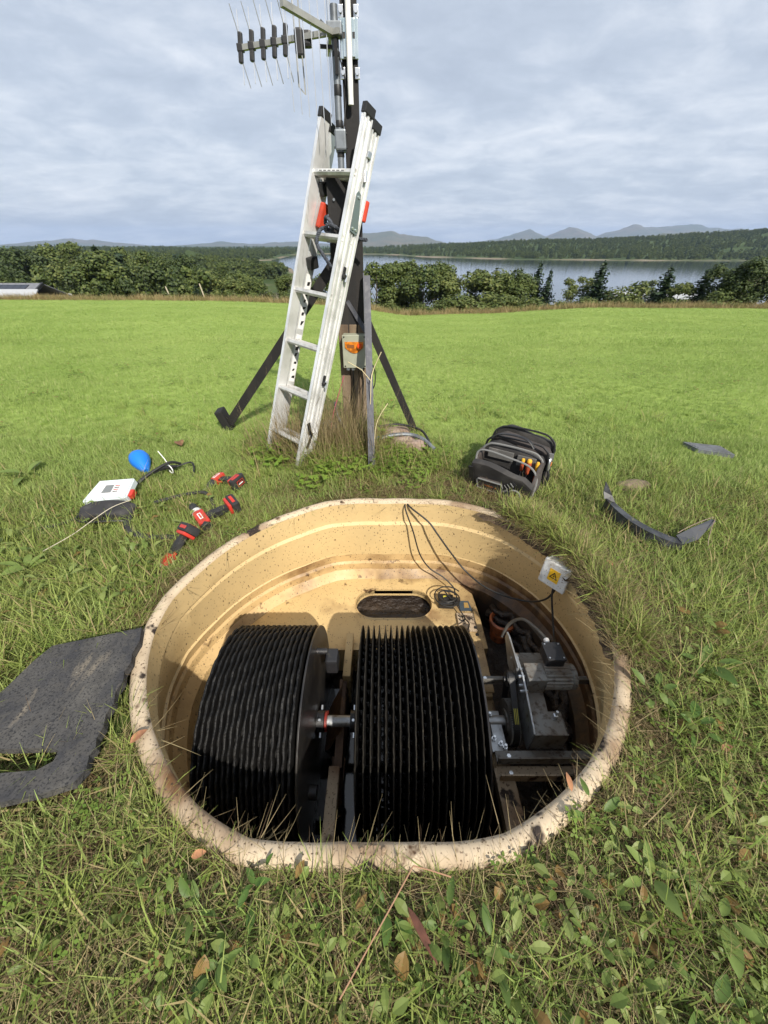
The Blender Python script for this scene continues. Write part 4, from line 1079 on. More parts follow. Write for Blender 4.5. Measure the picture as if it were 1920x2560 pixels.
q = (path[36] if False else c1 + Vector((cos(base - al), sin(base - al))) * (r1_ + .006)); q2 = c0 + Vector((cos(base - al), sin(base - al))) * (r0_ + .006)
for k in range(3):
    xk = .643 + .008 * k; aa = q.lerp(q2, .02); bb = q.lerp(q2, .36)
    n0 = Vector((cos(base - al), sin(base - al))) * .001
    add_poly(bm, [(xk, *(aa + n0)), (xk + .003, *(aa + n0)), (xk + .003, *(bb + n0)), (xk, *(bb + n0))], [(0, 1, 2, 3)])
obj('belt_print', bm, m_yel, drive)

# ================================================================== BOXES AND CABLES IN THE TANK
m_pvc = mat('grey_white_pvc', (.62, .63, .62), .5, 0, [('noise', 14, (.38, .34, .28), .5, .7), ('fleck', 60, (.16, .11, .07), .1, .3, None, .62)])
jb = thing('junction_box', 'white junction box with yellow warning sign on the tank wall', 'box', (1.0, 1.62, -.14))
ux = Vector((.62, -.785, 0)).normalized(); nrm = Vector((-.785, -.62, .12)).normalized(); uz = nrm.cross(ux) * -1
uz = Vector((0, 0, 1)) - nrm * nrm.z; uz.normalize(); ux = uz.cross(nrm) * -1
MJ = axes(ux * 1.22, uz * 1.22, nrm * 1.22, (.985, 1.60, -.095))
bm = B(); box(bm, (0, 0, -.03), (.125, .125, .07), bev=.006, M=MJ); obj('box_body', bm, m_pvc, jb)
bm = B(); box(bm, (0, 0, .014), (.132, .132, .022), bev=.006, M=MJ); lid_ = obj('lid', bm, m_pvc, jb)
m_warn = mat('warning_yellow', (.78, .45, .02), .5); m_ink = mat('print_black', (.01, .01, .01), .5)
bm = B(); prism(bm, [(-.026, -.032), (.026, -.032), (.026, .032), (-.026, .032)], .0252, .0262, MJ); obj('warning_label', bm, m_warn, jb)
bm = B()
t3 = [(0, .022), (.020, -.014), (-.020, -.014)]; t4 = [(0, .013), (.0135, -.010), (-.0135, -.010)]
vo = [bm.verts.new(MJ @ Vector((x, y, .0268))) for x, y in t3]; vi = [bm.verts.new(MJ @ Vector((x, y, .0268))) for x, y in t4]
for i in range(3): bm.faces.new((vo[i], vo[(i + 1) % 3], vi[(i + 1) % 3], vi[i]))
add_poly(bm, [(.002, .009, .0268), (-.005, -.001, .0268), (0, -.001, .0268), (-.003, -.009, .0268), (.005, .002, .0268), (.0005, .002, .0268)], [(0, 1, 2), (0, 2, 5), (5, 2, 3), (5, 3, 4)], MJ)
obj('warning_symbol', bm, m_ink, jb)
def cable(name, label, pts_, r=.0055, cat='cable', seg=8, n=8, m=None):
    bm = B(); sp = smooth_path(pts_, n); o_ = Vector(pts_[0])
    t = obj(name, None_bm(bm, sp, r, seg), m or m_rubber, None, True); tag(t, label, cat); return t
def None_bm(bm, sp, r, seg): tube(bm, sp, r, seg); return bm
cable('cable', 'black cable sagging along the back wall to the white junction box', [(.16, 2.215, -.02), (.19, 2.17, -.03), (.30, 2.10, -.09), (.36, 2.06, -.16), (.45, 2.02, -.28), (.56, 1.97, -.41), (.67, 1.86, -.45), (.79, 1.78, -.46), (.93, 1.71, -.44), (.985, 1.62, -.32), (1.0, 1.58, -.18)], .006)
cable('cable', 'thin black cable hanging from the back rim to the coil on the deck', [(.145, 2.215, -.02), (.15, 2.17, -.05), (.20, 2.12, -.18), (.255, 2.08, -.36), (.33, 2.05, -.47), (.43, 2.02, -.53), (.50, 1.96, -.575), (.50, 1.90, -.585)], .005)
cable('cable', 'short black cable dropping from the junction box to the motor', [(.985, 1.585, -.15), (.975, 1.56, -.22), (.985, 1.50, -.33), (.98, 1.42, -.40), (.93, 1.32, -.34), (.87, 1.285, -.265)], .006)
cable('cable', 'grey bent hose behind the motor terminal box', [(.70, 1.45, -.46), (.735, 1.48, -.38), (.785, 1.45, -.30), (.83, 1.36, -.27), (.855, 1.29, -.262)], .009, m=mat('grey_hose', (.05, .047, .042), .5))
sw_ = thing('float_switch_box', 'small black switch box with a yellow sticker on the tank deck', 'box', (.45, 1.87, DZ))
bm = B(); box(bm, (.435, 1.865, DZ + .028), (.105, .095, .05), rot=Euler((0, 0, -.06)), bev=.008); box(bm, (.505, 1.87, DZ + .02), (.05, .055, .034), bev=.006); obj('box_body', bm, m_black, sw_)
bm = B(); lathe(bm, [(0, .006), (.026, .006), (.03, 0), (0, 0)], 20, Matrix.Translation((.44, 1.855, DZ + .0535))); obj('dial', bm, m_blackm, sw_)
bm = B(); prism(bm, [(.418, 1.874), (.442, 1.876), (.442, 1.895), (.417, 1.893)], DZ + .0535, DZ + .0545); obj('sticker', bm, m_yel, sw_)
loop = []
for k in range(34):
    a = .6 + k * 2 * pi / 15.0; rr = .098 - .0016 * k
    loop.append((.445 + rr * cos(a) * 1.05, 1.855 + rr * sin(a), DZ + .075 + .012 * sin(a * .7) + .0005 * k))
loop += [(.50, 1.80, DZ + .06), (.54, 1.70, DZ + .045), (.548, 1.62, -.555), (.50, 1.50, -.50)]
cable('cable', 'loose coil of black cable lying over the switch box on the deck', loop, .0045, n=4)
# ================================================================== POLE, BRACES, LADDER, AERIAL
m_tim = mat('black_timber', (.009, .008, .0078), .75, 0, [('noise', 9, (.022, .018, .015), .5, .7, (1, 1, .08)), ('noise', 40, (.05, .04, .033), .66, .74, (1, 1, .15))], bump=(30, .4, .006))
m_oldwood = mat('grey_brown_wood', (.17, .125, .08), .85, 0, [('noise', 14, (.09, .06, .038), .45, .66, (1, 1, .06)), ('noise', 50, (.26, .21, .15), .6, .72, (1, 1, .08))], bump=(40, .5, .006))
m_galv = mat('grey_tube', (.20, .22, .24), .5, .6, [('noise', 12, (.12, .13, .14), .45, .65)])
m_alu = mat('aluminium', (.86, .86, .85), .42, .55, [('noise', 5, (.62, .62, .6), .42, .68), ('noise', 28, (.5, .5, .48), .6, .75, (1, 1, .2))], rvar=(7, .28, .5))
m_alu_d = mat('dusty_aluminium', (.70, .69, .66), .5, .5, [('noise', 10, (.42, .41, .38), .45, .68)])
PX, PY = -.205, 3.46
gz = lambda x, y: terrain(x, y)
pole = thing('wooden_pole', 'tall black timber pole bolted to a wide board above the tank', 'pole', (PX, PY, gz(PX, PY)))
def beam(bm, a, b, w, h, up=(0, 0, 1)):
    a, b = Vector(a), Vector(b); z = (b - a).normalized(); x = Vector(up).cross(z)
    if x.length < 1e-3: x = Vector((1, 0, 0))
    x.normalize(); y = z.cross(x)
    M = axes(x, y, z, a); prism(bm, [(-w / 2, -h / 2), (w / 2, -h / 2), (w / 2, h / 2), (-w / 2, h / 2)], 0, (b - a).length, M)
bm = B(); box(bm, (PX, PY, 1.95), (.094, .085, 3.0), bev=.004); obj('shaft', bm, m_tim, pole)
bm = B(); prism(bm, [(-.392, .86), (-.16, .86), (-.15, 1.855), (-.24, 1.85), (-.384, 1.82)], -3.405, -3.355, axes((1, 0, 0), (0, 0, 1), (0, -1, 0))); obj('board', bm, m_tim, pole)
bm = B()
for x0, x1 in ((-.365, -.285), (-.28, -.215), (-.21, -.145)):
    box(bm, ((x0 + x1) / 2, 3.41, .38), (x1 - x0, .12, 1.1), bev=.008)
obj('stub_post', bm, m_oldwood, pole)
# braces
bm = B(); beam(bm, (-.35, 3.42, 1.36), (-1.50, 3.575, gz(-1.5, 3.575) + .06), .075, .05, (0, 1, 0)); obj('brace', bm, m_tim, pole)
bm = B(); box(bm, (-1.535, 3.575, gz(-1.5, 3.57) + .07), (.075, .12, .26), rot=Euler((.1, -.28, 0)), bev=.012); obj('brace_foot', bm, m_tim, pole)
bm = B(); beam(bm, (-.13, 3.42, .93), (.315, 3.50, gz(.3, 3.5) - .05), .06, .045, (0, 1, 0)); obj('brace', bm, m_tim, pole)
m_angle = mat('slate_grey_angle', (.055, .058, .07), .5, .3, [('noise', 20, (.10, .10, .11), .5, .7)])
bm = B(); a, b = Vector((-.128, 3.34, 1.26)), Vector((-.092, 2.66, gz(-.09, 2.66) - .08)); z_ = (b - a).normalized(); x_ = Vector((1, 0, 0)); y_ = z_.cross(x_).normalized(); x_ = y_.cross(z_)
prism(bm, [(-.025, 0), (.025, 0), (.025, .006), (-.019, .006), (-.019, .05), (-.025, .05)], 0, (b - a).length, axes(x_, y_, z_, a)); ab = obj('angle_brace', bm, m_angle, pole)
bm = B(); beam(bm, (-.30, 3.37, 1.12), (-.13, 3.32, .86), .03, .02, (0, 1, 0)); obj('strut', bm, m_angle, pole)
for (x, z) in ((-.13, 1.20), (-.135, 1.12), (-.34, 1.7), (-.2, 1.7), (-.34, 1.0)):
    bm = B(); lathe(bm, [(0, .008), (.009, .008), (.009, 0), (0, 0)], 6, Matrix.Translation((x, 3.353, z)) @ Matrix.Rotation(pi / 2, 4, 'X')); obj('bolt', bm, m_galv, pole)
# white conduit with its bright bracket
cond = thing('conduit', 'white tube clamped by a bright steel bracket near the pole top', 'tube', (-.20, 3.40, 2.2))
m_white = mat('white_plastic', (.74, .74, .72), .45, 0, [('noise', 10, (.6, .59, .56), .5, .7)])
bm = B(); cyl(bm, (-.203, 3.375, 2.155), (-.203, 3.375, 3.35), .0165, 16); obj('tube', bm, m_white, cond, True)
bm = B(); box(bm, (-.203, 3.404, 2.43), (.105, .014, .16), bev=.003); box(bm, (-.203, 3.392, 2.43), (.07, .012, .15), bev=.003); br_ = obj('bracket', bm, mat('bright_steel', (.62, .68, .68), .25, .9, [('noise', 8, (.4, .5, .5), .4, .7)]), cond)
for dx in (-.043, .043):
    for dz in (-.135, .105):
        bm = B(); box(bm, (-.203 + dx, 3.408, 2.43 + dz), (.03, .012, .05), bev=.003); lathe(bm, [(0, .012), (.011, .012), (.011, 0), (0, 0)], 6, Matrix.Translation((-.203 + dx, 3.402, 2.43 + dz)) @ Matrix.Rotation(pi / 2, 4, 'X')); obj('bracket_bolt', bm, m_zinc, cond)
for dx in (-.02, .02):
    bm = B(); prism(bm, [(-.007, -.012), (.007, -.012), (.007, .012), (-.007, .012)], 0, .002, axes((1, 0, 0), (0, 0, 1), (0, -1, 0), (-.203 + dx * 1.4, 3.3855, 2.44))); obj('bracket_slot', bm, m_black, cond)
# mast
MX = -.283; MY = 3.41
mast = thing('aerial_mast', 'grey steel tube mast clamped beside the black pole', 'mast', (MX, MY, 1.3))
bm = B(); cyl(bm, (MX, MY, 1.2), (MX - .002, MY, 2.56), .021, 18); obj('tube', bm, m_galv, mast, True)
for z, hh in ((2.20, .045), (2.06, .03), (1.92, .04), (2.36, .02)):
    bm = B(); lathe(bm, [(.0225, 0), (.0235, .003), (.0235, hh), (.0225, hh + .003)], 18, Matrix.Translation((MX, MY, z))); obj('tape', bm, m_black, mast, True)
bm = B(); box(bm, (MX + .005, MY - .02, 2.00), (.072, .05, .10), bev=.01); cyl(bm, (MX + .005, MY, 1.945), (MX + .005, MY, 1.96), .034, 16); obj('splice_box', bm, m_galv, mast)
for s in (-1, 1):
    for dz in (-.035, .03):
        bm = B(); cyl(bm, (MX + .005 + s * .036, MY - .02, 2.0 + dz), (MX + .005 + s * .042, MY - .02, 2.0 + dz), .006, 6); obj('bolt', bm, m_black, mast)
bm = B(); tube(bm, smooth_path([(MX + .02, MY - .02, 2.36), (MX + .045, MY - .01, 2.28), (MX + .05, MY, 2.2), (MX + .026, MY - .018, 2.05)], 6), .004, 6); obj('aerial_lead', bm, m_rubber, mast, True)
# aerial
m_alr = mat('aerial_rod', (.62, .63, .64), .35, .8); m_boom = mat('aerial_boom', (.36, .36, .33), .5, .5, [('noise', 12, (.26, .26, .24), .45, .65)])
A0, A1 = Vector((-.28, 3.36, 2.445)), Vector((-.885, 3.55, 2.435))
aer = thing('tv_aerial', 'television aerial with a row of thin rods on the mast', 'aerial', tuple(A0))
bd = (A1 - A0).normalized(); side = Vector((0, 0, 1)).cross(bd).normalized()
def squarebar(bm, a, b, w): beam(bm, a, b, w, w)
bm = B(); squarebar(bm, A0 + bd * -.03, A1, .024); obj('boom', bm, m_boom, aer)
for k, s in enumerate((.985, .86, .735, .615, .50)):
    p = A0.lerp(A1, s)
    bm = B(); box(bm, tuple(p + Vector((0, 0, .0))), (.026, .03, .13), rot=Euler((0, .14, 0)), bev=.006); box(bm, tuple(p), (.04, .034, .034), bev=.004); cl = obj('director_clip', bm, m_black, aer)
    ln = .115
    for sx_ in (-1, 1):
        for sz_ in (-1, 1):
            d = (Vector((0, 0, 1)) * sz_ + side * sx_ * .33 - bd * -.12 * sz_).normalized()
            st = p + Vector((0, 0, .055 * sz_)); bm = B(); cyl(bm, st, st + d * ln, .0028, 6); obj('rod', bm, m_alr, aer)
p = A0.lerp(A1, .36)
bm = B(); box(bm, tuple(p + Vector((.0, 0, -.02))), (.05, .05, .115), bev=.012); box(bm, tuple(p + Vector((.045, 0, -.005))), (.06, .045, .07), bev=.015); obj('dipole_box', bm, m_black, aer)
bm = B()
q_ = p + side * .02
tube(bm, [q_ + Vector((-.012, 0, .02)), q_ + Vector((-.015, 0, -.20)), q_ + Vector((.022, 0, -.235)), q_ + Vector((.018, 0, .02))], .004, 6); tube(bm, [q_ + Vector((-.012, 0, 0)), q_ + Vector((-.015, 0, .22)), q_ + Vector((.022, 0, .25)), q_ + Vector((.018, 0, 0))], .004, 6)
obj('folded_dipole', bm, m_boom, aer)
for sgn, tip in ((1, Vector((-.525, 3.10, 2.465))), (-1, Vector((-.36, 3.74, 2.465)))):
    a = A0 + bd * .02
    bm = B(); squarebar(bm, a, tip, .026); obj('reflector_arm', bm, m_boom, aer)
    for k in range(6 if sgn > 0 else 3):
        c = a.lerp(tip, .12 + .165 * k * (1 if sgn > 0 else 1.9)); ln = .37
        bm = B(); cyl(bm, c + Vector((0, 0, -ln - .02)), c + Vector((0, 0, ln)), .0024, 6); obj('rod', bm, m_alr, aer)
bm = B(); box(bm, (MX, MY - .02, 2.46), (.085, .07, .055), bev=.006); tube(bm, [(MX - .05, MY - .03, 2.475), (MX - .075, MY - .05, 2.49)], .004, 6); tube(bm, [(MX - .03, MY - .04, 2.44), (MX - .075, MY - .06, 2.46)], .004, 6); obj('mast_clamp', bm, m_galv, aer)
bm = B(); beam(bm, A0 + Vector((0, 0, -.03)), A0 + Vector((.0, .02, -.16)), .018, .018, (1, 0, 0)); beam(bm, A0 + bd * .10 + Vector((0, 0, -.045)), (MX, MY, 2.40), .012, .016); obj('stay', bm, m_black, aer)
# control box with amber window
cb = thing('control_box', 'grey control box with amber window and red knob on the post', 'box', (-.23, 3.33, .62))
m_olive = mat('grey_green_plastic', (.30, .31, .235), .5, 0, [('noise', 12, (.24, .25, .19), .45, .7)])
bm = B(); box(bm, (-.235, 3.315, .745), (.185, .09, .245), bev=.010); obj('case', bm, m_olive, cb)
bm = B(); box(bm, (-.235, 3.264, .745), (.19, .014, .25), bev=.006); obj('front_cover', bm, m_olive, cb)
m_amber = mat('amber_window', (.62, .20, .02), .15, 0, [('noise', 30, (.30, .09, .01), .45, .6)], coat=.4)
FX = axes((1, 0, 0), (0, 0, 1), (0, -1, 0), (-.235, 3.257, .745))
bm = B(); prism(bm, [(-.075, .075), (.072, .075), (.072, .035)] + [(.072 - .0147 * k, .035 - .045 * sin(pi * k / 10)) for k in range(1, 10)] + [(-.075, .035)], 0, .006, FX); win = obj('window', bm, m_amber, cb)
bm = B(); lathe(bm, [(0, .022), (.017, .022), (.02, .004), (.02, 0), (0, 0)], 20, FX @ Matrix.Translation((.04, .047, .006))); obj('knob', bm, mat('orange_red_knob', (.65, .07, .01), .35), win, True)
bm = B(); prism(bm, [(-.06, .055), (.0, .055), (.0, .03), (-.06, .03)], .0065, .0075, FX); obj('label_strip', bm, mat('brown_label', (.2, .07, .015), .5), win)
for (x, z) in ((-.08, .11), (.08, .11), (-.08, -.11), (.08, -.11)):
    bm = B(); lathe(bm, [(0, .003), (.006, .003), (.006, 0), (0, 0)], 10, FX @ Matrix.Translation((x, z, 0))); obj('screw', bm, m_black, cb)
for dx in (-.06, -.02, .045):
    bm = B(); cyl(bm, (-.235 + dx, 3.30, .625), (-.235 + dx, 3.30, .595), .014, 12); obj('gland', bm, m_white, cb, True)
# second grey-green box higher on the pole, half hidden by the ladder
b2 = thing('floodlight', 'small olive lamp body hanging on the pole behind the ladder', 'lamp', (-.30, 3.33, 1.36))
bm = B(); prism(bm, [(-.03, .09), (.03, .10), (.035, .0), (.02, -.10), (-.005, -.115), (-.035, -.05)], -.03, .03, axes((1, 0, 0), (0, 0, 1), (0, -1, 0), (-.275, 3.31, 1.37))); obj('body', bm, m_olive, b2)
bm = B(); cyl(bm, (-.275, 3.31, 1.46), (-.40, 3.30, 1.468), .007, 8); obj('bracket_rod', bm, m_zinc, b2)
# cables down the post
cable('cable', 'black cable running down the grey brown post under the control box', [(-.255, 3.30, .60), (-.262, 3.335, .5), (-.258, 3.345, .35), (-.27, 3.34, .2), (-.26, 3.33, .05)], .006)
cable('cable', 'second black cable beside it on the grey brown post', [(-.19, 3.30, .60), (-.178, 3.34, .5), (-.186, 3.345, .36), (-.196, 3.34, .2), (-.18, 3.33, .05)], .006)
lp = [(-.11 + .035 * sin(k * .78), 3.43 + .02 * cos(k * 1.1), .50 + .105 * cos(k * .78)) for k in range(22)]
cable('cable', 'black cable coil hung behind the angle brace', lp, .0045, n=4)
cable('cable', 'grey pipe curving from the post into the grass by the ladder', [(-.42, 3.25, .34), (-.40, 3.22, .22), (-.33, 3.18, .12), (-.24, 3.12, .05)], .012, m=m_galv)
cable('cable', 'thin red and purple wire beside the ladder foot', [(-.33, 3.25, .56), (-.38, 3.2, .42), (-.42, 3.12, .30), (-.45, 3.08, .16)], .003, m=mat('red_wire', (.35, .05, .09), .5))
cable('pipe', 'grey plastic pipe with a blue fitting lying on the stones', [(-.06, 3.02, .10), (.08, 3.05, .125), (.22, 3.07, .12), (.33, 3.02, .10), (.42, 2.93, .05)], .017, cat='pipe', m=m_galv)
bm = B(); lathe(bm, [(.018, -.02), (.026, -.02), (.026, .02), (.018, .02)], 14, Matrix.Translation((-.055, 3.02, .10)) @ Matrix.Rotation(pi / 2, 4, 'Y')); tag(obj('pipe_fitting', bm, mat('blue_fitting', (.02, .07, .22), .4), None, True), 'small dark blue fitting on the grey pipe end beside the angle brace', 'fitting')
cable('cable', 'black cable lying over the stones behind the grey pipe', [(-.05, 3.22, .13), (.1, 3.25, .14), (.24, 3.22, .13), (.34, 3.12, .12), (.40, 2.98, .05)], .01)
# stones
m_stone = mat('pinkish_stone', (.22, .155, .12), .9, 0, [('noise', 9, (.30, .23, .19), .45, .65), ('noise', 40, (.13, .10, .08), .55, .7)], bump=(22, .6, .02))
def stone(c, s, seed, label, m=m_stone):
    bm = B(); bmesh.ops.create_icosphere(bm, subdivisions=3, radius=1)
    for v in bm.verts:
        n = v.co.normalized(); k = 1 + .22 * mnoise.noise(n * 1.3 + Vector((seed, 0, 0))) + .08 * mnoise.noise(n * 4 + Vector((0, seed, 0)))
        p = Vector((n.x * s[0], n.y * s[1], max(-.6, min(.75, n.z)) * s[2])) * k; v.co = Vector(c) + p
    tag(obj('stone', bm, m, None, True, sharp=50), label, 'stone', 'stones at the pole foot')
stone((.03, 3.22, .06), (.12, .10, .07), 1, 'largest pink stone beneath the black cable'); stone((.14, 3.08, .06), (.13, .09, .07), 2.4, 'flat pink stone under the grey pipe'); stone((.26, 3.0, .05), (.10, .05, .06), 5.1, 'narrow stone at the end of the stone pile')
stone((.13, 3.30, .05), (.10, .07, .05), 7.7, 'greyish stone at the back of the stone pile'); stone((-.47, 3.2, .08), (.09, .08, .13), 9.2, 'upright grey stone between ladder and post', mat('grey_stone', (.2, .2, .19), .9, 0, [('noise', 12, (.3, .3, .28), .45, .65)], bump=(25, .5, .02)))

# ---- ladder
lad = thing('ladder', 'aluminium double extension ladder leaning on the black pole', 'ladder', (-.84, 2.86, 0))
al_ = radians(38); Rf = Vector((-.705, 2.73, -.04)); Rt = Vector((-.105, 3.20, 2.11))
zv = (Rt - Rf).normalized(); u0 = Vector((cos(al_), -sin(al_), 0)); uv = (u0 - zv * u0.dot(zv)).normalized(); nv = zv.cross(uv).normalized(); 
if nv.y < 0: nv = -nv
LW = .40; LEN = (Rt - Rf).length
ML = axes(uv, nv, zv, Rf)                        # origin: outer front corner of the right rail foot; x to the right, y away, z up
def rail(bm, x0, sgn, y0, dep, z0, z1):
    """C-shaped rail: web with three lips and a recessed centre; sgn = +1 flanges point right"""
    t = .004; w = .026
    pf = [(0, 0), (w, 0), (w, .010), (w * .55, .012), (w * .55, dep * .36), (w * .95, dep * .40), (w * .95, dep * .60), (w * .55, dep * .64), (w * .55, dep - .012), (w, dep - .010), (w, dep), (0, dep)]
    pf = [(x0 + sgn * a, y0 + b) for a, b in pf]
    if sgn < 0: pf = pf[::-1]
    prism(bm, pf, z0, z1, ML)
SECT = ((0.0, .078, 0.0, LEN, 'front'), (.088, .070, .02, LEN - .035, 'rear'))
m_cap = mat('black_cap', (.014, .014, .014), .55)
for si, (y0, dep, z0, z1, nm) in enumerate(SECT):
    inset = 0.0 if si == 0 else .0
    for side_, x0, sg in (('r', -.026 - inset, 1), ('l', -LW + .026 + inset, -1)):
        bm = B(); rail(bm, x0, sg, y0, dep, z0, z1); rl = obj('rail', bm, m_alu, lad)
        bm = B(); xx = x0 + sg * .013; box(bm, (xx, y0 + dep / 2, z1 + .004), (.036, dep + .012, .05), bev=.005, M=ML); obj('end_cap', bm, m_cap, rl)
        bm = B(); box(bm, (xx, y0 + dep / 2, z0 + .0), (.034, dep + .008, .05), bev=.005, M=ML); obj('foot_cap', bm, m_cap, rl)
    for k in range(6):
        zz = .215 + .353 * k + (.012 if si else 0)
        bm = B(); xa, xb = -LW + .024, -.024
        prism(bm, [(-.030, .012), (.026, .012), (.030, .004), (.022, -.016), (-.018, -.018), (-.030, -.006)], xa, xb, ML @ axes((0, 1, 0), (0, 0, 1), (1, 0, 0), (0, y0 + dep / 2, zz)))
        for j in range(6): box(bm, ((xa + xb) / 2, y0 + dep / 2 - .022 + .0088 * j, zz + .0128), (xb - xa, .0035, .0022), M=ML)
        rg = obj('rung', bm, m_alu_d if si == 0 else m_alu_d, lad)
        bm = B(); lathe(bm, [(0, .002), (.011, .002), (.0165, .005), (.019, .004), (.019, 0), (0, 0)], 16, ML @ axes((0, 1, 0), (0, 0, 1), (1, 0, 0), (-.0115, y0 + dep * .30, zz))); obj('rung_end', bm, m_alu_d, lad, True)
# stay hooks, red guides, sticker, strap, rope
m_redp = mat('red_plastic', (.50, .05, .02), .5, 0, [('noise', 12, (.36, .04, .02), .45, .7)])
zk = 1.80
bm = B(); prism(bm, [(-.02, -.12), (.045, -.125), (.05, -.10), (.012, .09), (-.012, .10), (-.026, .085)], .004, .010, ML @ axes((0, 1, 0), (0, 0, 1), (1, 0, 0), (.0, .08, zk))); hook_ = obj('hook_plate', bm, mat('dull_zinc', (.20, .25, .25), .5, .6), lad)
for (y, z) in ((-.004, .07), (.028, -.10), (-.005, -.10)):
    bm = B(); lathe(bm, [(0, .006), (.009, .006), (.009, 0), (0, 0)], 10, ML @ axes((0, 1, 0), (0, 0, 1), (1, 0, 0), (.010, .08 + y, zk + z))); obj('rivet', bm, m_zinc, hook_)
bm = B(); box(bm, (-.006, .175, zk + .03), (.03, .03, .12), bev=.01, M=ML); obj('guide', bm, m_redp, lad)
bm = B(); box(bm, (-LW + .055, .125, zk - .03), (.04, .06, .15), bev=.01, rot=Euler((0, .1, 0)), M=ML); obj('guide', bm, m_redp, lad)
for z in (1.97, 1.52):
    bm = B(); box(bm, (-LW + .045, .115, z - .045), (.045, .085, .08), rot=Euler((.5, 0, 0)), bev=.012, M=ML); obj('rung_catch', bm, m_cap, lad)
bm = B(); box(bm, (.004, .10, 2.10), (.010, .035, .035), bev=.003, M=ML); cyl(bm, ML @ Vector((.0, .10, 2.02)), ML @ Vector((.014, .10, 1.96)), .01, 10); obj('pulley_bracket', bm, m_zinc, lad)
for (y, z) in ((.085, 1.42), (.10, .70)):
    bm = B(); box(bm, (.002, y, z + .02), (.02, .02, .075), bev=.004, M=ML); cyl(bm, ML @ Vector((.0, y, z)), ML @ Vector((.026, y, z)), .013, 10); obj('latch', bm, m_black, lad)
    bm = B(); cyl(bm, ML @ Vector((.016, y + .012, z + .02)), ML @ Vector((.024, y + .012, z - .03)), .008, 8); obj('latch_pin', bm, m_zinc, lad)
bm = B(); box(bm, (-.013, .13, 1.25), (.006, .012, 1.1), M=ML); obj('steel_strip', bm, m_galv, lad)
# white instruction stickers with dark pictograms on the inside of the left rail
m_stk = mat('white_sticker', (.72, .72, .70), .5); SR = random.Random(2)
for z0, z1 in ((1.02, 1.40), (.62, .98)):
    bm = B(); prism(bm, [(.098, z0), (.150, z0), (.150, z1), (.098, z1)], -LW + .027, -LW + .0278, ML @ axes((0, 1, 0), (0, 0, 1), (1, 0, 0))); st_ = obj('sticker', bm, m_stk, lad)
    bm = B(); z = z0 + .03
    while z < z1 - .04:
        hgt = SR.uniform(.012, .035); y = .106 + SR.uniform(0, .01); prism(bm, [(y, z), (y + SR.uniform(.01, .03), z + SR.uniform(-.004, .006)), (y + SR.uniform(.018, .034), z + hgt), (y + .004, z + hgt * .8)], -LW + .0279, -LW + .0283, ML @ axes((0, 1, 0), (0, 0, 1), (1, 0, 0))); z += hgt + SR.uniform(.012, .04)
    obj('pictogram', bm, m_ink, st_)
bm = B(); prism(bm, [(-.33, -.006), (-.09, -.006), (-.09, .008), (-.33, .008)], 0, .0006, ML @ axes((1, 0, 0), (0, 0, 1), (0, -1, 0), (0, .0075, 1.982))); st_ = obj('rung_sticker', bm, m_stk, lad)
bm = B()
for k in range(6): prism(bm, [(-.32 + .04 * k, -.003), (-.292 + .04 * k, -.003), (-.292 + .04 * k, .002), (-.32 + .04 * k, .002)], .0008, .001, ML @ axes((1, 0, 0), (0, 0, 1), (0, -1, 0), (0, .0075, 1.982)))
obj('pictogram', bm, m_ink, st_)
bm = B(); box(bm, (.006, .05, .345), (.006, .028, .10), rot=Euler((.45, 0, 0)), M=ML); box(bm, (.008, .075, .25), (.005, .02, .13), rot=Euler((-.2, 0, 0)), M=ML); obj('strap', bm, m_black, lad)
m_rope = mat('dark_rope', (.03, .035, .045), .8, 0, [('noise', 60, (.07, .08, .10), .45, .6)], bump=(90, .6, .004))
def rope(bm, pts_, r):
    sp = smooth_path(pts_, 10)
    for ph in (0, 2.09, 4.19):
        st_ = []
        for i, p in enumerate(sp):
            d = sp[min(i + 1, len(sp) - 1)] - sp[max(i - 1, 0)]; u, v = frame_of(d); a = i * .9 + ph; st_.append(p + u * cos(a) * r * .55 + v * sin(a) * r * .55)
        tube(bm, st_, r * .62, 6)
rp_ = thing('rope', 'dark blue rope knotted round the second ladder rung and pole', 'rope', tuple(ML @ Vector((-.14, 0, 1.6))))
bm = B(); c = lambda x, y, z: ML @ Vector((x, y, z))
rope(bm, [c(-.16, .12, 1.66), c(-.19, .02, 1.67), c(-.195, -.02, 1.62), c(-.185, -.022, 1.56), c(-.15, .0, 1.52), c(-.11, .08, 1.46), c(-.06, .16, 1.42)], .011); obj('strand', bm, m_rope, rp_, True, sharp=0)
bm = B(); rope(bm, [c(-.2, .03, 1.70), c(-.17, .0, 1.725), c(-.14, .03, 1.70), c(-.16, .06, 1.665), c(-.185, .03, 1.66), c(-.15, .01, 1.69), c(-.12, .06, 1.69), c(-.17, .08, 1.70), c(-.05, .18, 1.68), c(.04, .2, 1.68)], .011); obj('knot', bm, m_rope, rp_, True, sharp=0)
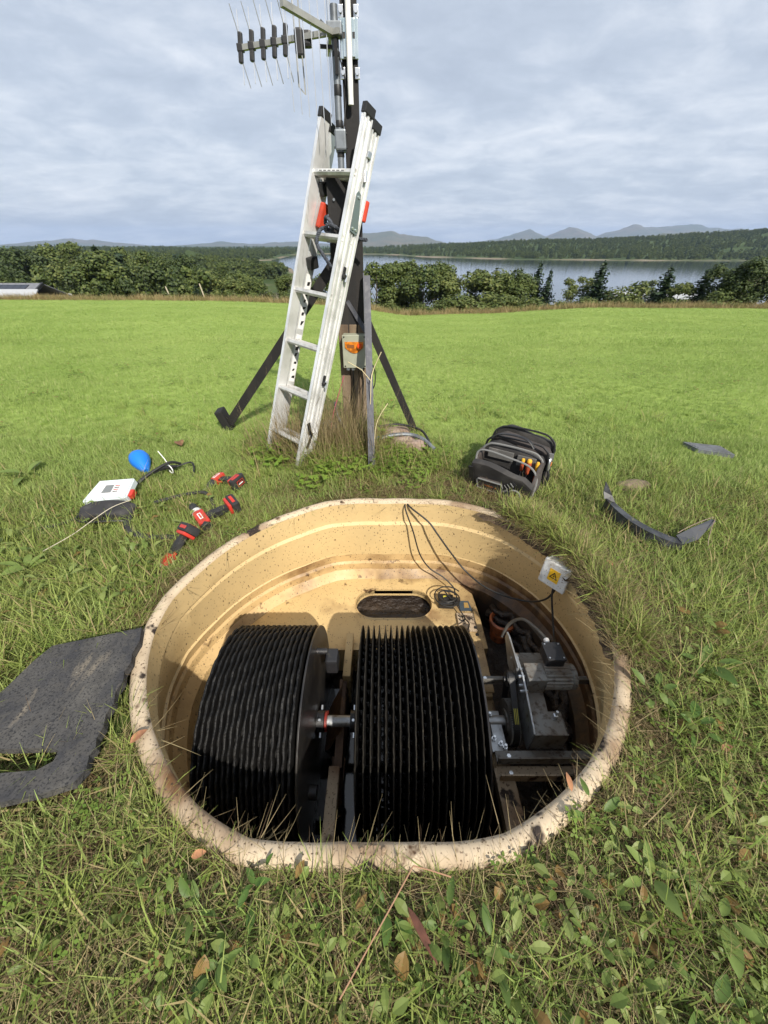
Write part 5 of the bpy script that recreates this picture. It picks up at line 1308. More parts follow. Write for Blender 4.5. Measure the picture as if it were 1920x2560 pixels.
# ================================================================== TOOLS AND THINGS ON THE GRASS
m_tred = mat('tool_red', (.46, .035, .022), .42, 0, [('noise', 16, (.34, .03, .02), .45, .7)])
m_tblk = mat('tool_black_rubber', (.02, .019, .019), .6, 0, [('noise', 30, (.045, .042, .04), .55, .72)])
m_lab = mat('tool_label_white', (.65, .64, .63), .5)
def rp2(pts_, r=.006, n=3): return pts_
def side_body(bm, poly, w, bev=.006, M=None):
    """silhouette in x-z extruded across y, edges rounded"""
    b2 = bmesh.new(); prism(b2, poly, -w / 2, w / 2, axes((1, 0, 0), (0, 0, 1), (0, -1, 0)))
    bmesh.ops.bevel(b2, geom=b2.edges[:], offset=bev, segments=2, profile=.6, affect='EDGES')
    if M is not None: bmesh.ops.transform(b2, matrix=M, verts=b2.verts[:])
    merge(bm, b2)
def power_tool(name, label, kind_, loc, rot):
    """local frame: x = nose, z = up from battery foot to head, y = sideways"""
    t = thing(name, label, 'drill', loc, None, rot)
    O = dict(world_space=False)
    bm = B(); side_body(bm, [(-.035, .0), (.012, .0), (.018, .05), (.012, .11), (.02, .135), (-.03, .135), (-.034, .11), (-.028, .05)], .036, .008); obj('handle', bm, m_tblk, t, True, **O)
    bm = B(); side_body(bm, [(-.05, .0), (.045, .0), (.05, -.02), (-.055, -.02)], .074, .006); obj('foot', bm, m_tred, t, True, **O)
    bm = B(); side_body(bm, [(-.06, -.021), (.055, -.021), (.06, -.05), (.05, -.072), (-.055, -.072), (-.066, -.05)], .08, .008); bt = obj('battery', bm, m_tblk, t, True, **O)
    bm = B(); box(bm, (-.002, 0, -.0725), (.07, .05, .003), bev=.001); lb = obj('battery_label', bm, m_ink, bt, **O)
    for (x0, x1, y0, y1, mm) in ((-.033, .029, .017, .021, m_tred), (-.033, .029, -.021, -.017, m_tred), (-.033, -.029, -.017, .017, m_tred), (.025, .029, -.017, .017, m_tred), (-.022, .018, -.009, -.001, m_lab), (-.018, .010, .004, .008, m_tred)):
        bm = B(); box(bm, ((x0 + x1) / 2, (y0 + y1) / 2, -.0745), (x1 - x0, y1 - y0, .0015)); obj('label_mark', bm, mm, bt, **O)
    for s in (-1, 1):
        bm = B(); box(bm, (.0, s * .040, -.045), (.07, .006, .02), bev=.002); obj('latch', bm, m_tred, bt, **O)
    if kind_ == 'drill':
        hx = .085; L0 = -.085
        bm = B(); side_body(bm, [(-.08, .135), (.05, .135), (.055, .15), (.055, .19), (.04, .205), (-.07, .205), (-.085, .19), (-.088, .15)], .066, .012); obj('head', bm, m_tred, t, True, **O)
        bm = B(); lathe(bm, [(.0, -.02), (.026, -.018), (.033, 0), (.033, .03), (.028, .034), (0, .034)], 24, Matrix.Translation((-.07, 0, .17)) @ Matrix.Rotation(-pi / 2, 4, 'Y')); obj('motor_cap', bm, m_tblk, t, True, **O)
        bm = B(); lathe(bm, [(.030, 0), (.031, .006), (.031, .03), (.027, .032)], 24, Matrix.Translation((.055, 0, .17)) @ Matrix.Rotation(pi / 2, 4, 'Y')); cl_ = obj('torque_collar', bm, m_alu_d, t, True, **O)
        for k in range(12):
            a = k * pi / 6; bm = B(); box(bm, (.066, .031 * cos(a), .17 + .031 * sin(a)), (.006, .004, .004)); obj('collar_mark', bm, m_lab, cl_, **O)
        bm = B(); lathe(bm, [(.026, 0), (.028, .01), (.028, .03), (.025, .032), (.027, .036), (.026, .055), (.018, .075), (.010, .082), (0, .082)], 24, Matrix.Translation((.086, 0, .17)) @ Matrix.Rotation(pi / 2, 4, 'Y')); obj('chuck', bm, m_tblk, t, True, **O)
        bm = B(); lathe(bm, [(.010, 0), (.010, .008), (.0075, .009), (.0075, .018), (.0055, .019), (.0055, .028), (.002, .045), (0, .046)], 14, Matrix.Translation((.165, 0, .17)) @ Matrix.Rotation(pi / 2, 4, 'Y')); obj('step_bit', bm, mat('brass_bit', (.5, .38, .2), .35, .8), t, True, **O)
        ly = (.0335, .172)
    elif kind_ == 'impact':
        bm = B(); side_body(bm, [(-.06, .135), (.03, .135), (.035, .15), (.035, .185), (.02, .198), (-.05, .198), (-.065, .185), (-.066, .15)], .06, .012); obj('head', bm, m_tred, t, True, **O)
        bm = B(); lathe(bm, [(.029, 0), (.030, .02), (.026, .045), (.016, .06), (.012, .075), (0, .075)], 22, Matrix.Translation((.034, 0, .167)) @ Matrix.Rotation(pi / 2, 4, 'Y')); obj('nose', bm, m_tblk, t, True, **O)
        bm = B(); lathe(bm, [(0, 0), (.006, 0), (.006, .03), (0, .031)], 6, Matrix.Translation((.108, 0, .167)) @ Matrix.Rotation(pi / 2, 4, 'Y')); obj('bit', bm, m_zinc, t, **O)
    else:
        bm = B(); side_body(bm, [(-.02, .12), (.02, .12), (.03, .16), (.035, .24), (.02, .27), (-.02, .27), (-.035, .24), (-.028, .16)], .056, .012); obj('head', bm, m_tred, t, True, **O)
        bm = B(); side_body(bm, [(-.018, .262), (.018, .262), (.014, .32), (-.012, .325)], .034, .008); obj('nose', bm, m_tblk, t, True, **O)
    zc = .172 if kind_ != 'angle' else .20
    for s in (-1, 1):
        bm = B(); box(bm, (-.012, s * (.0335 if kind_ == 'drill' else .0305 if kind_ == 'impact' else .0285), zc), (.06, .003, .022), bev=.001); nl = obj('name_label', bm, m_lab, t, **O)
        bm = B(); box(bm, (-.014, s * (.0352 if kind_ == 'drill' else .0322 if kind_ == 'impact' else .0302), zc), (.046, .0012, .010)); obj('label_mark', bm, m_tred, nl, **O)
    bm = B(); side_body(bm, [(.012, .10), (.03, .105), (.028, .13), (.014, .135)], .014, .003); obj('trigger', bm, m_tred, t, **O)
    return t
def lie(nose_dir, up_dir):
    """rotation of a tool whose local x points along nose_dir and local z (battery to head) along up_dir"""
    x = Vector(nose_dir).normalized(); z = Vector(up_dir); z = (z - x * z.dot(x)).normalized(); y = z.cross(x)
    return axes(x, y, z).to_3x3().to_euler()
zt = lambda x, y, h: (x, y, terrain(x, y) + h)
power_tool('impact_driver', 'red and black impact driver, farthest of the three power tools', 'impact', zt(-1.10, 2.43, .066), lie((-.35, -.75, -.10), (-.80, -.52, -.18)))
power_tool('drill', 'red and black cordless drill with a step bit in its chuck', 'drill', zt(-1.035, 2.10, .068), lie((-.62, .72, .12), (-.78, -.60, -.10)))
power_tool('cordless_tool', 'red and black cordless tool nearest the tank rim', 'angle', zt(-1.165, 1.765, .085), lie((.72, -.55, .25), (-.34, -.90, -.52)))
# blue float and its tied cable
fl = thing('float_ball', 'bright blue pear shaped float lying in the grass', 'float', zt(-1.95, 2.72, .02))
bm = B(); M = Matrix.Translation(zt(-1.955, 2.77, .075)) @ axes(*(lambda z: (Vector((0, 1, 0)).cross(z).normalized(), z.cross(Vector((0, 1, 0)).cross(z).normalized()), z))(Vector((.62, -.72, -.30)).normalized())).to_3x3().to_4x4()
lathe(bm, [(0, -.085), (.04, -.078), (.068, -.05), (.075, -.015), (.068, .03), (.052, .075), (.035, .115), (.022, .14), (0, .142)], 32, M); obj('shell', bm, mat('blue_plastic', (.008, .16, .62), .4), fl, True)
co_ = thing('cable_bundle', 'folded bundle of black cable tied with a white strip', 'cable', zt(-1.72, 2.58, .02))
CR = random.Random(4)
for k in range(6):
    o_ = Vector((CR.uniform(-.018, .018), CR.uniform(-.018, .018), CR.uniform(0, .03)))
    bm = B(); a, b = Vector(zt(-1.82, 2.43, .035)) + o_ * .3, Vector(zt(-1.62, 2.70, .05)) + o_
    tube(bm, smooth_path([a, a.lerp(b, .3) + o_ * .9 + Vector((0, 0, .02)), a.lerp(b, .7) + o_ * 1.2 + Vector((0, 0, .025)), b], 5), .009, 7); obj('strand', bm, m_rubber, co_, True)
bm = B(); tube(bm, smooth_path([zt(-1.63, 2.69, .06), zt(-1.55, 2.74, .07), zt(-1.50, 2.70, .06), zt(-1.475, 2.60, .02)], 6), .007, 8); obj('loose_end', bm, m_rubber, co_, True)
bm = B(); cc = Vector(zt(-1.66, 2.645, .06)); dd = Vector((.2, .27, .015)).normalized(); u, v = frame_of(dd)
tube(bm, [cc + u * cos(a * .5236) * .034 + v * sin(a * .5236) * .034 for a in range(13)], .004, 6, False); tube(bm, [cc + Vector((0, 0, .034)), cc + Vector((-.03, .02, .08)), cc + Vector((-.065, .03, .14))], .0035, 6); obj('cable_tie', bm, m_white, co_, True)
# small white instrument with printed panel
ins = thing('meter', 'flat white instrument with printed panel and red connector on the grass', 'meter', zt(-1.90, 2.27, .0))
MI = Matrix.Translation(zt(-1.885, 2.26, .085)) @ Euler((.30, -.06, .02)).to_matrix().to_4x4()
bm = B(); b2 = bmesh.new(); prism(b2, [(-.145, -.10), (.15, -.085), (.145, .095), (-.10, .09)], -.028, .028); bmesh.ops.bevel(b2, geom=b2.edges[:], offset=.008, segments=2, affect='EDGES'); bmesh.ops.transform(b2, matrix=MI, verts=b2.verts[:]); merge(bm, b2); obj('case', bm, mat('pale_blue_grey_plastic', (.56, .62, .64), .45, 0, [('noise', 8, (.5, .55, .56), .45, .7)]), ins)
bm = B(); prism(bm, [(-.045, -.045), (.085, -.04), (.08, .045), (-.035, .045)], .0285, .0295, MI); pn = obj('panel', bm, m_lab, ins)
bm = B(); prism(bm, [(-.036, -.036), (.03, -.034), (.03, .036), (-.028, .036)], .0298, .0302, MI); obj('screen', bm, mat('panel_grey', (.16, .17, .17), .3), pn)
for k in range(4):
    bm = B(); prism(bm, [(.04, -.03 + .018 * k), (.074, -.029 + .018 * k), (.073, -.021 + .018 * k), (.04, -.022 + .018 * k)], .0298, .0302, MI); obj('print_line', bm, m_tred if k % 2 else m_ink, pn)
bm = B(); box(bm, (.158, -.03, -.005), (.03, .06, .04), bev=.006, M=MI); obj('connector', bm, m_tred, ins)
# black pouch with strap
po = thing('tool_pouch', 'black zipped pouch lying in front of the white instrument', 'pouch', zt(-1.82, 2.06, 0))
bm = B(); bmesh.ops.create_icosphere(bm, subdivisions=4, radius=1)
for v in bm.verts:
    n = v.co; p = Vector((max(-.8, min(.9, n.x)) * .19, max(-.75, min(.75, n.y)) * .085, max(-.7, min(.72, n.z)) * .075)) * (1 + .04 * mnoise.noise(n * 2.2)); v.co = Matrix.Translation(zt(-1.80, 2.06, .05)) @ Euler((.25, 0, .12)).to_matrix().to_4x4() @ p
m_pouch = mat('black_nylon', (.022, .021, .022), .75, 0, [('noise', 12, (.05, .048, .046), .5, .7)], bump=(120, .4, .003))
obj('body', bm, m_pouch, po, True, sharp=0)
bm = B(); tube(bm, smooth_path([zt(-1.66, 1.99, .035), zt(-1.74, 1.965, .05), zt(-1.86, 1.95, .05), zt(-1.95, 1.98, .04), zt(-1.99, 2.05, .045)], 6), .007, 6); obj('zip', bm, m_black, po, True)
bm = B(); sp = smooth_path([zt(-1.98, 2.02, .035), zt(-2.05, 1.96, .03), zt(-2.12, 1.92, .03), zt(-2.2, 1.9, .012)], 6); tube(bm, sp, .018, 6, True, .25); obj('strap', bm, m_pouch, po)
hs = thing('ribbed_strap', 'black ribbed strap curling from the pouch round to the drills', 'strap', zt(-1.5, 2.2, 0))
def ribbed(pts_, r0):
    sp = smooth_path(pts_, 14); return sp, [r0 * (1.0 if i % 2 else .78) for i in range(len(sp))]
bm = B(); sp, rr = ribbed([zt(-1.56, 2.18, .05), zt(-1.46, 2.24, .055), zt(-1.36, 2.30, .05), zt(-1.27, 2.31, .05), zt(-1.20, 2.24, .045), zt(-1.145, 2.14, .03), zt(-1.15, 2.05, .02)], .015); tube(bm, sp, rr, 8, True, .8); obj('strap_length', bm, m_pouch, hs, False)
bm = B(); tube(bm, smooth_path([zt(-1.64, 2.02, .05), zt(-1.61, 1.93, .045), zt(-1.52, 1.855, .04), zt(-1.40, 1.825, .035), zt(-1.28, 1.83, .035), zt(-1.20, 1.85, .025)], 8), .021, 6, True, .28); obj('strap_length', bm, m_pouch, hs)
# white knotted string crossing the grass
cable('string', 'thin pale string lying across the pouch and grass', [zt(-1.66, 2.12, .11), zt(-1.72, 2.02, .12), zt(-1.78, 1.92, .10), zt(-1.85, 1.80, .07), zt(-1.93, 1.66, .06)], .0022, cat='string', m=mat('pale_string', (.5, .45, .35), .8))

# ---- rubber mat
m_mat = mat('grey_rubber_mat', (.032, .032, .035), .85, 0, [('noise', 7, (.085, .08, .072), .42, .62, (1, .5, 1)), ('noise', 22, (.055, .052, .048), .45, .6), ('noise', 16, (.17, .145, .11), .60, .74, (1, .3, 1)), ('noise', 130, (.018, .018, .019), .52, .62), ('fleck', 26, (.25, .23, .2), .03, .09, None, .80)], bump=(120, .6, .004), co='pos')
def fill_slab(name, poly, zt_, zb_, m, parent=None):
    bm = B(); vs = [bm.verts.new((x, y, 0)) for x, y in poly]
    bmesh.ops.triangle_fill(bm, edges=[bm.edges.new((vs[i], vs[(i + 1) % len(vs)])) for i in range(len(vs))], use_beauty=True, use_dissolve=False)
    for v in vs: v.co.z = zt_(v.co.x, v.co.y)
    lo = [bm.verts.new((x, y, zb_(x, y))) for x, y in poly]
    for i in range(len(poly)): bm.faces.new((vs[i], vs[(i + 1) % len(poly)], lo[(i + 1) % len(poly)], lo[i]))
    return obj(name, bm, m, parent)
slot_ = [(-1.60, .555), (-1.40, .535), (-1.24, .539), (-1.13, .548), (-1.095, .575), (-1.10, .607), (-1.13, .617), (-1.30, .612), (-1.45, .63), (-1.60, .66)]
poly_ = MAT_POLY[:8] + slot_[::-1] + MAT_POLY[8:]
mz = lambda x, y: .032 + .014 * sstep(-1.6, -1.05, x) + .008 * sin(x * 5 + y * 4)
mo = fill_slab('rubber_mat', poly_, mz, lambda x, y: mz(x, y) - .035, m_mat)
tag(mo, 'torn grey rubber mat with a slot beside the tank rim', 'mat')
# ---- black plastic strip
st = thing('plastic_strip', 'bent black plastic edging strip lying in the long grass', 'strip', zt(1.5, 1.85, 0))
m_strip = mat('black_polythene', (.018, .018, .020), .42, 0, [('noise', 9, (.05, .052, .058), .5, .68), ('fleck', 80, (.25, .24, .22), .06, .16, None, .66)])
def ribbon(bm, top, bot, th=.006):
    rows = []
    for a, b in zip(top, bot):
        a, b = Vector(a), Vector(b); rows.append((a, b))
    n_ = len(rows); vs = []
    for i, (a, b) in enumerate(rows):
        t_ = rows[min(i + 1, n_ - 1)][0] - rows[max(i - 1, 0)][0]; nn = t_.cross(b - a).normalized() * th
        vs.append([bm.verts.new(p) for p in (a, b, b + nn, a + nn)])
    for p, q in zip(vs, vs[1:]):
        for k in range(4): bm.faces.new((p[k], p[(k + 1) % 4], q[(k + 1) % 4], q[k]))
    bm.faces.new(vs[0][::-1]); bm.faces.new(vs[-1])
base_ = [(1.455, 2.12), (1.462, 2.05), (1.475, 1.98), (1.50, 1.90), (1.545, 1.82), (1.60, 1.755), (1.66, 1.715), (1.72, 1.705)]
tp_ = smooth_path([zt(x, y, .115 - .007 * i) for i, (x, y) in enumerate(base_)], 4); bt_ = smooth_path([zt(x - .012, y - .006, .0) for x, y in base_], 4)
bm = B(); ribbon(bm, tp_, bt_); obj('web', bm, m_strip, st)
bm = B(); ribbon(bm, smooth_path([zt(x + .055, y + .045, .10 - .005 * i) for i, (x, y) in enumerate(base_)], 4), [p + Vector((0, 0, .001)) for p in tp_], .005); obj('flange', bm, m_strip, st)
bm = B(); ribbon(bm, [zt(1.45, 2.13, .11), zt(1.447, 2.16, .15), zt(1.452, 2.185, .21)], [zt(1.51, 2.10, .10), zt(1.50, 2.13, .13), zt(1.455, 2.18, .208)], .005); obj('torn_end', bm, m_strip, st)
bm = B(); ribbon(bm, [zt(1.70, 1.76, .09), zt(1.80, 1.80, .115), zt(1.94, 1.845, .15)], [zt(1.715, 1.705, .065), zt(1.82, 1.74, .075), zt(1.955, 1.83, .145)], .005); obj('torn_end', bm, mat('polythene_face', (.04, .043, .05), .45), st)
bm = B(); tube(bm, smooth_path([zt(1.71, 1.77, .10), zt(1.80, 1.81, .122), zt(1.95, 1.85, .157), zt(1.90, 1.78, .13), zt(1.86, 1.72, .09), zt(1.865, 1.69, .03)], 4), .0022, 6); obj('pale_edging', bm, m_stone, st)
# ---- manhole cover and flat stone
m_cover = mat('grey_cover', (.13, .14, .155), .75, 0, [('noise', 14, (.09, .095, .10), .45, .65), ('noise', 50, (.2, .2, .2), .62, .74)], bump=(60, .5, .004))
mh = thing('manhole_cover', 'grey square inspection cover set flush in the field', 'cover', zt(2.8, 3.04, 0))
def on_ground(p, h): return Vector((p[0], p[1], terrain(*p) + h))
bm = B(); cs = [(2.665, 3.175), (2.70, 3.02), (2.935, 2.915), (2.935, 3.09)]
vs = [bm.verts.new(on_ground(p, .035)) for p in cs]; lo = [bm.verts.new(on_ground(p, -.03)) for p in cs]; bm.faces.new(vs)
for i in range(4): bm.faces.new((vs[i], vs[(i + 1) % 4], lo[(i + 1) % 4], lo[i]))
obj('lid', bm, m_cover, mh)
for k in range(5):
    a = Vector(cs[0]).lerp(Vector(cs[1]), .15 + .17 * k); b = Vector(cs[3]).lerp(Vector(cs[2]), .15 + .17 * k)
    bm = B(); beam(bm, on_ground(a.lerp(b, .06), .038), on_ground(a.lerp(b, .94), .038), .012, .006); obj('tread_rib', bm, m_cover, mh)
stone((1.86, 2.46, -.03), (.13, .06, .055), 3.3, 'flat buff stone showing in the turf beyond the plastic strip', mat('buff_stone', (.17, .13, .085), .9, 0, [('noise', 30, (.11, .085, .055), .45, .65)], bump=(60, .6, .01)))
# ---- tool bag
m_bag = mat('bag_fabric_black', (.024, .022, .021), .8, 0, [('noise', 9, (.05, .046, .042), .48, .68)], bump=(170, .5, .003))
m_bag2 = mat('bag_fabric_brown', (.045, .036, .032), .8, 0, [('noise', 9, (.07, .06, .055), .48, .68)], bump=(170, .5, .003))
m_trim = mat('bag_grey_trim', (.16, .16, .155), .7); m_org = mat('bag_orange', (.62, .18, .03), .6)
bagpos = zt(.955, 2.565, .0)
bag = thing('tool_bag', 'open black tool bag with screwdrivers standing on the grass', 'bag', bagpos, None, (radians(0), 0, radians(-33)))
OB = dict(world_space=False)   # local: x along the bag, -y front towards the viewer
def panel(poly, y, th, tilt=0.0, bev=.012, yb=0.0):
    b2 = bmesh.new(); prism(b2, poly, -th / 2, th / 2, axes((1, 0, 0), (0, 0, 1), (0, -1, 0)))
    bmesh.ops.bevel(b2, geom=b2.edges[:], offset=bev, segments=2, profile=.6, affect='EDGES')
    bmesh.ops.triangulate(b2, faces=[f for f in b2.faces if len(f.verts) > 4]); bmesh.ops.subdivide_edges(b2, edges=[e for e in b2.edges if e.calc_length() > .05], cuts=3, use_grid_fill=True)
    bmesh.ops.transform(b2, matrix=Matrix.Translation((0, y, yb)) @ Matrix.Rotation(tilt, 4, 'X'), verts=b2.verts[:])
    for v in b2.verts:
        q = v.co * 9; v.co += Vector((mnoise.noise(q), mnoise.noise(q + Vector((7, 0, 0))), mnoise.noise(q + Vector((0, 7, 0))))) * .010; v.co.z -= .018 * max(0, v.co.z) / .3 * (1 + sin(v.co.x * 14))
    return b2
arch = lambda w, h, r=.10: [(-w, .0), (w, .0), (w, h - r), (w - r * .3, h - r * .3), (w - r, h)] + [(-w + r, h), (-w + r * .3, h - r * .3), (-w, h - r)]
bm = panel(arch(.205, .325, .09), -.015, .075, 0, .014); obj('middle_divider', bm, m_bag, bag, True, **OB)
bm = panel(arch(.215, .335, .10), .105, .12, -.06, .02); obj('rear_compartment', bm, m_bag2, bag, True, **OB)
bm = panel(arch(.218, .365, .11), .195, .04, -.10, .012); obj('back_panel', bm, m_bag, bag, True, **OB)
bm = panel([(-.20, 0), (.20, 0), (.205, .16), (.15, .245), (.02, .275), (-.19, .285)], -.175, .05, .34, .012); fp_ = obj('front_panel', bm, m_bag, bag, True, **OB)
bm = panel([(-.20, 0), (.20, 0), (.20, .06), (-.20, .06)], -.09, .20, 0, .014); obj('base', bm, m_bag2, bag, True, **OB)
for s in (-1, 1):
    bm = panel([(-.19, 0), (-.03, 0), (-.03, .20), (-.09, .26), (-.19, .12)], 0, .02, 0, .006); bmesh.ops.transform(bm, matrix=Matrix.Translation((s * .198, 0, .02)) @ Matrix.Rotation(pi / 2, 4, 'Z'), verts=bm.verts[:]); obj('gusset', bm, m_bag2, bag, True, **OB)
for nm, y, w, h, r, m_, tl in (('zip_edge', -.055, .200, .32, .09, m_trim, 0), ('zip_edge', .045, .21, .335, .09, m_black, 0), ('zip_edge', .175, .214, .36, .11, m_black, -.08)):
    pth = [(x, y - tl * z, z) for x, z in arch(w, h, r)[1:]]; pth.append((-w, y, .02)); bm = B(); tube(bm, smooth_path(pth, 4), .008, 6); obj(nm, bm, m_, bag, True, **OB)
pth = [(x * 1.0, -.165 - .026 + .235 * z * 1.0 - .0, z * .97) for x, z in [(.20, .02), (.205, .16), (.15, .245), (.02, .275), (-.19, .285), (-.2, .15), (-.2, .02)]]
bm = B(); tube(bm, smooth_path([(x, y * 1 + .0, z) for x, y, z in pth], 5), .007, 6); obj('zip_edge', bm, m_trim, fp_, True, **OB)
# front pocket with trim and orange mark
FT = Matrix.Translation((0, -.175, 0)) @ Matrix.Rotation(.34, 4, 'X') @ Matrix.Translation((0, -.027, 0))
bm = B(); b2 = bmesh.new(); prism(b2, [(-.14, .05), (.02, .04), (.03, .12), (.02, .15), (-.13, .155), (-.145, .13)], 0, .022, axes((1, 0, 0), (0, 0, 1), (0, -1, 0))); bmesh.ops.bevel(b2, geom=b2.edges[:], offset=.006, segments=2, affect='EDGES'); bmesh.ops.transform(b2, matrix=FT, verts=b2.verts[:]); merge(bm, b2); pk = obj('pocket', bm, m_bag2, bag, True, **OB)
bm = B(); tube(bm, [FT @ Vector((x, -.022, z)) for x, z in [(-.13, .152), (-.143, .13), (-.138, .055), (-.125, .046), (.012, .04), (.024, .05), (.03, .12), (.02, .148), (-.13, .152)]], .006, 6); obj('pocket_trim', bm, m_trim, pk, True, **OB)
FTM = FT @ axes((1, 0, 0), (0, 0, 1), (0, -1, 0), (0, -.0245, 0))
bm = B()
add_poly(bm, [(-.02, .085, 0), (-.008, .085, 0), (-.014, .102, 0)], [(0, 1, 2)], FTM)
for k in range(7): add_poly(bm, [(-.09 + .009 * k, .094, 0), (-.084 + .009 * k, .094, 0), (-.084 + .009 * k, .100 + .002 * (k % 2), 0), (-.09 + .009 * k, .100, 0)], [(0, 1, 2, 3)], FTM)
for k in range(5): add_poly(bm, [(-.072 + .008 * k, .086, 0), (-.067 + .008 * k, .086, 0), (-.067 + .008 * k, .090, 0), (-.072 + .008 * k, .090, 0)], [(0, 1, 2, 3)], FTM)
obj('pocket_mark', bm, m_org, pk, **OB)
bm = B(); box(bm, (-.035, -.205, .175), (.11, .006, .022), rot=Euler((.24, .12, 0)), bev=.002); obj('blue_card', bm, mat('blue_card', (.10, .14, .36), .5), bag, **OB)
for x0, z0, x1, z1 in ((-.185, .25, -.175, .08), (.10, .19, .03, .11), (.035, .11, .075, .02)):
    bm = B(); beam(bm, FT @ Vector((x0, -.012, z0)), FT @ Vector((x1, -.022, z1)), .03, .008, (0, 1, 0)); obj('webbing', bm, m_trim if z0 == .11 else m_black, bag, **OB)
for k in range(3):
    bm = B(); p = FT @ Vector((.088 - .018 * k, -.022, .178 - .02 * k)); box(bm, tuple(p), (.036, .006, .005), rot=Euler((0, .85, 0))); obj('buckle_bar', bm, m_trim, bag, **OB)
bm = B(); tube(bm, smooth_path([FT @ Vector(v) for v in ((.06, -.02, .03), (.075, -.03, .10), (.10, -.03, .135), (.135, -.028, .12), (.155, -.026, .03))], 5), .006, 6); obj('elastic_loop', bm, m_trim, bag, True, **OB)
bm = B(); box(bm, tuple(FT @ Vector((.105, -.02, .06))), (.03, .006, .022), bev=.002); obj('orange_tab', bm, m_org, bag, **OB)
bm = B(); tube(bm, smooth_path([(-.17, .03, .31), (-.12, .02, .365), (-.02, .01, .385), (.07, .0, .375), (.12, -.01, .325)], 6), .013, 8, True, .55); obj('handle', bm, m_black, bag, True, **OB)
bm = B(); box(bm, (-.07, -.064, .245), (.17, .012, .075), bev=.004); box(bm, (.10, -.064, .235), (.12, .012, .085), bev=.004); obj('inner_pocket', bm, mat('bag_grey_leather', (.10, .097, .09), .6, 0, [('noise', 14, (.15, .14, .13), .5, .7)]), bag, **OB)
# side carabiner and strap
bm = B(); pp = [(.225, .05 + .025 * cos(a * pi / 8), .20 + .055 * sin(a * pi / 8)) for a in range(17)]; tube(bm, pp, .006, 8, False); obj('carabiner', bm, m_zinc, bag, True, **OB)
bm = B(); beam(bm, (.222, .05, .29), (.225, .05, .235), .03, .008, (0, 1, 0)); box(bm, (.224, .055, .20), (.02, .05, .10), bev=.008); obj('side_strap', bm, m_trim, bag, **OB)
bm = B(); box(bm, (.2365, .05, .205), (.003, .022, .03), bev=.001); obj('orange_tab', bm, m_org, bag, **OB)
bm = B(); tube(bm, smooth_path([(.225, .045, .15), (.24, .04, .11), (.235, .03, .05), (.22, .02, .01)], 5), .008, 6); obj('side_cord', bm, m_black, bag, True, **OB)
# screwdrivers and knife
m_sy = mat('handle_yellow', (.66, .36, .03), .35); m_so = mat('handle_red_brown', (.33, .07, .03), .4); m_so2 = mat('handle_orange', (.58, .11, .02), .4)
def driver(lab, x, z, ln, r, mt, mb, knife=False):
    t = thing('screwdriver' if not knife else 'knife', lab, 'screwdriver' if not knife else 'knife', tuple(bag.matrix_basis @ Vector((x, -.09, z)))); t.rotation_euler = bag.rotation_euler
    bm = B(); lathe(bm, [(0, ln + .012), (r * .7, ln + .010), (r, ln), (r, ln - .012)], 14); obj('butt', bm, mt, t, True, **OB)
    bm = B(); lathe(bm, [(r, ln - .012), (r * 1.1, ln * .75), (r, ln * .4), (r * .72, ln * .2), (r * .8, .1 * ln), (r * .6, 0), (0, 0)], 14); obj('grip', bm, mb, t, True, **OB)
    bm = B(); cyl(bm, (0, 0, 0), (0, 0, -.1), .003, 8); obj('blade', bm, m_zinc, t, True, **OB)
bag_m = Matrix.Translation(bagpos) @ Euler((0, 0, radians(-33))).to_matrix().to_4x4() @ Matrix.Diagonal((1.1, 1.08, .94, 1)); bag.matrix_basis = bag_m
driver('yellow topped screwdriver at the left of the three in the bag', .085, .17, .085, .013, m_sy, m_so)
driver('thick red brown screwdriver with yellow top, middle of the bag', .125, .155, .105, .017, m_sy, m_so)
driver('all yellow handled screwdriver at the right of the bag', .178, .17, .085, .013, m_sy, m_sy)
driver('orange handled knife low at the right side of the bag', .182, .06, .085, .012, m_so, m_so2, True)
# ---- leaves, litter and weeds one can pick out
def leaf_blade(bm, base, d, up, L_, W, curl=.3, n=6):
    d = Vector(d).normalized(); s = d.cross(Vector(up)).normalized(); u = s.cross(d); rows = []
    for k in range(n + 1):
        t = k / n; w = W * (sin(pi * min(1, t * .92 + .05)) ** .75) * (1 - .25 * t) if 0 < k < n else .002
        c = Vector(base) + d * (L_ * t) + u * (curl * L_ * (t - t * t * 1.25))
        rows.append((bm.verts.new(c - s * w * .5 + u * w * .16), bm.verts.new(c - u * w * .04), bm.verts.new(c + s * w * .5 + u * w * .16)))
    for a, b in zip(rows, rows[1:]):
        bm.faces.new((a[0], a[1], b[1], b[0])); bm.faces.new((a[1], a[2], b[2], b[1]))
lf = []
for nm, a_, b_ in (('dock_leaf_pale', (.15, .22, .055), (.21, .28, .075)), ('dock_leaf_green', (.085, .15, .035), (.14, .20, .05)), ('dock_leaf_dark', (.07, .14, .03), (.11, .18, .04))):
    lf.append(leaf_mat(nm, a_, b_, None, 9, .35, False, .5, True))
DR = random.Random(9)
def dock(label, x, y, n, L0, mi, grp='dock plants in the turf', spread=1.0):
    t = thing('dock_plant', label, 'plant', zt(x, y, 0), grp)
    for k in range(n):
        a = 2 * pi * k / n + DR.uniform(-.5, .5); L_ = L0 * DR.uniform(.5, 1.0); bm = B()
        b0 = Vector(zt(x, y, .03)) + Vector((cos(a), sin(a), 0)) * DR.uniform(.0, .05) * spread + Vector((0, 0, DR.uniform(-.01, .03)))
        leaf_blade(bm, b0, (cos(a), sin(a), DR.uniform(.05, .6)), (DR.uniform(-.4, .4), DR.uniform(-.4, .4), 1), L_, L_ * DR.uniform(.36, .55), .25); obj('leaf', bm, lf[mi], t, True, sharp=0)
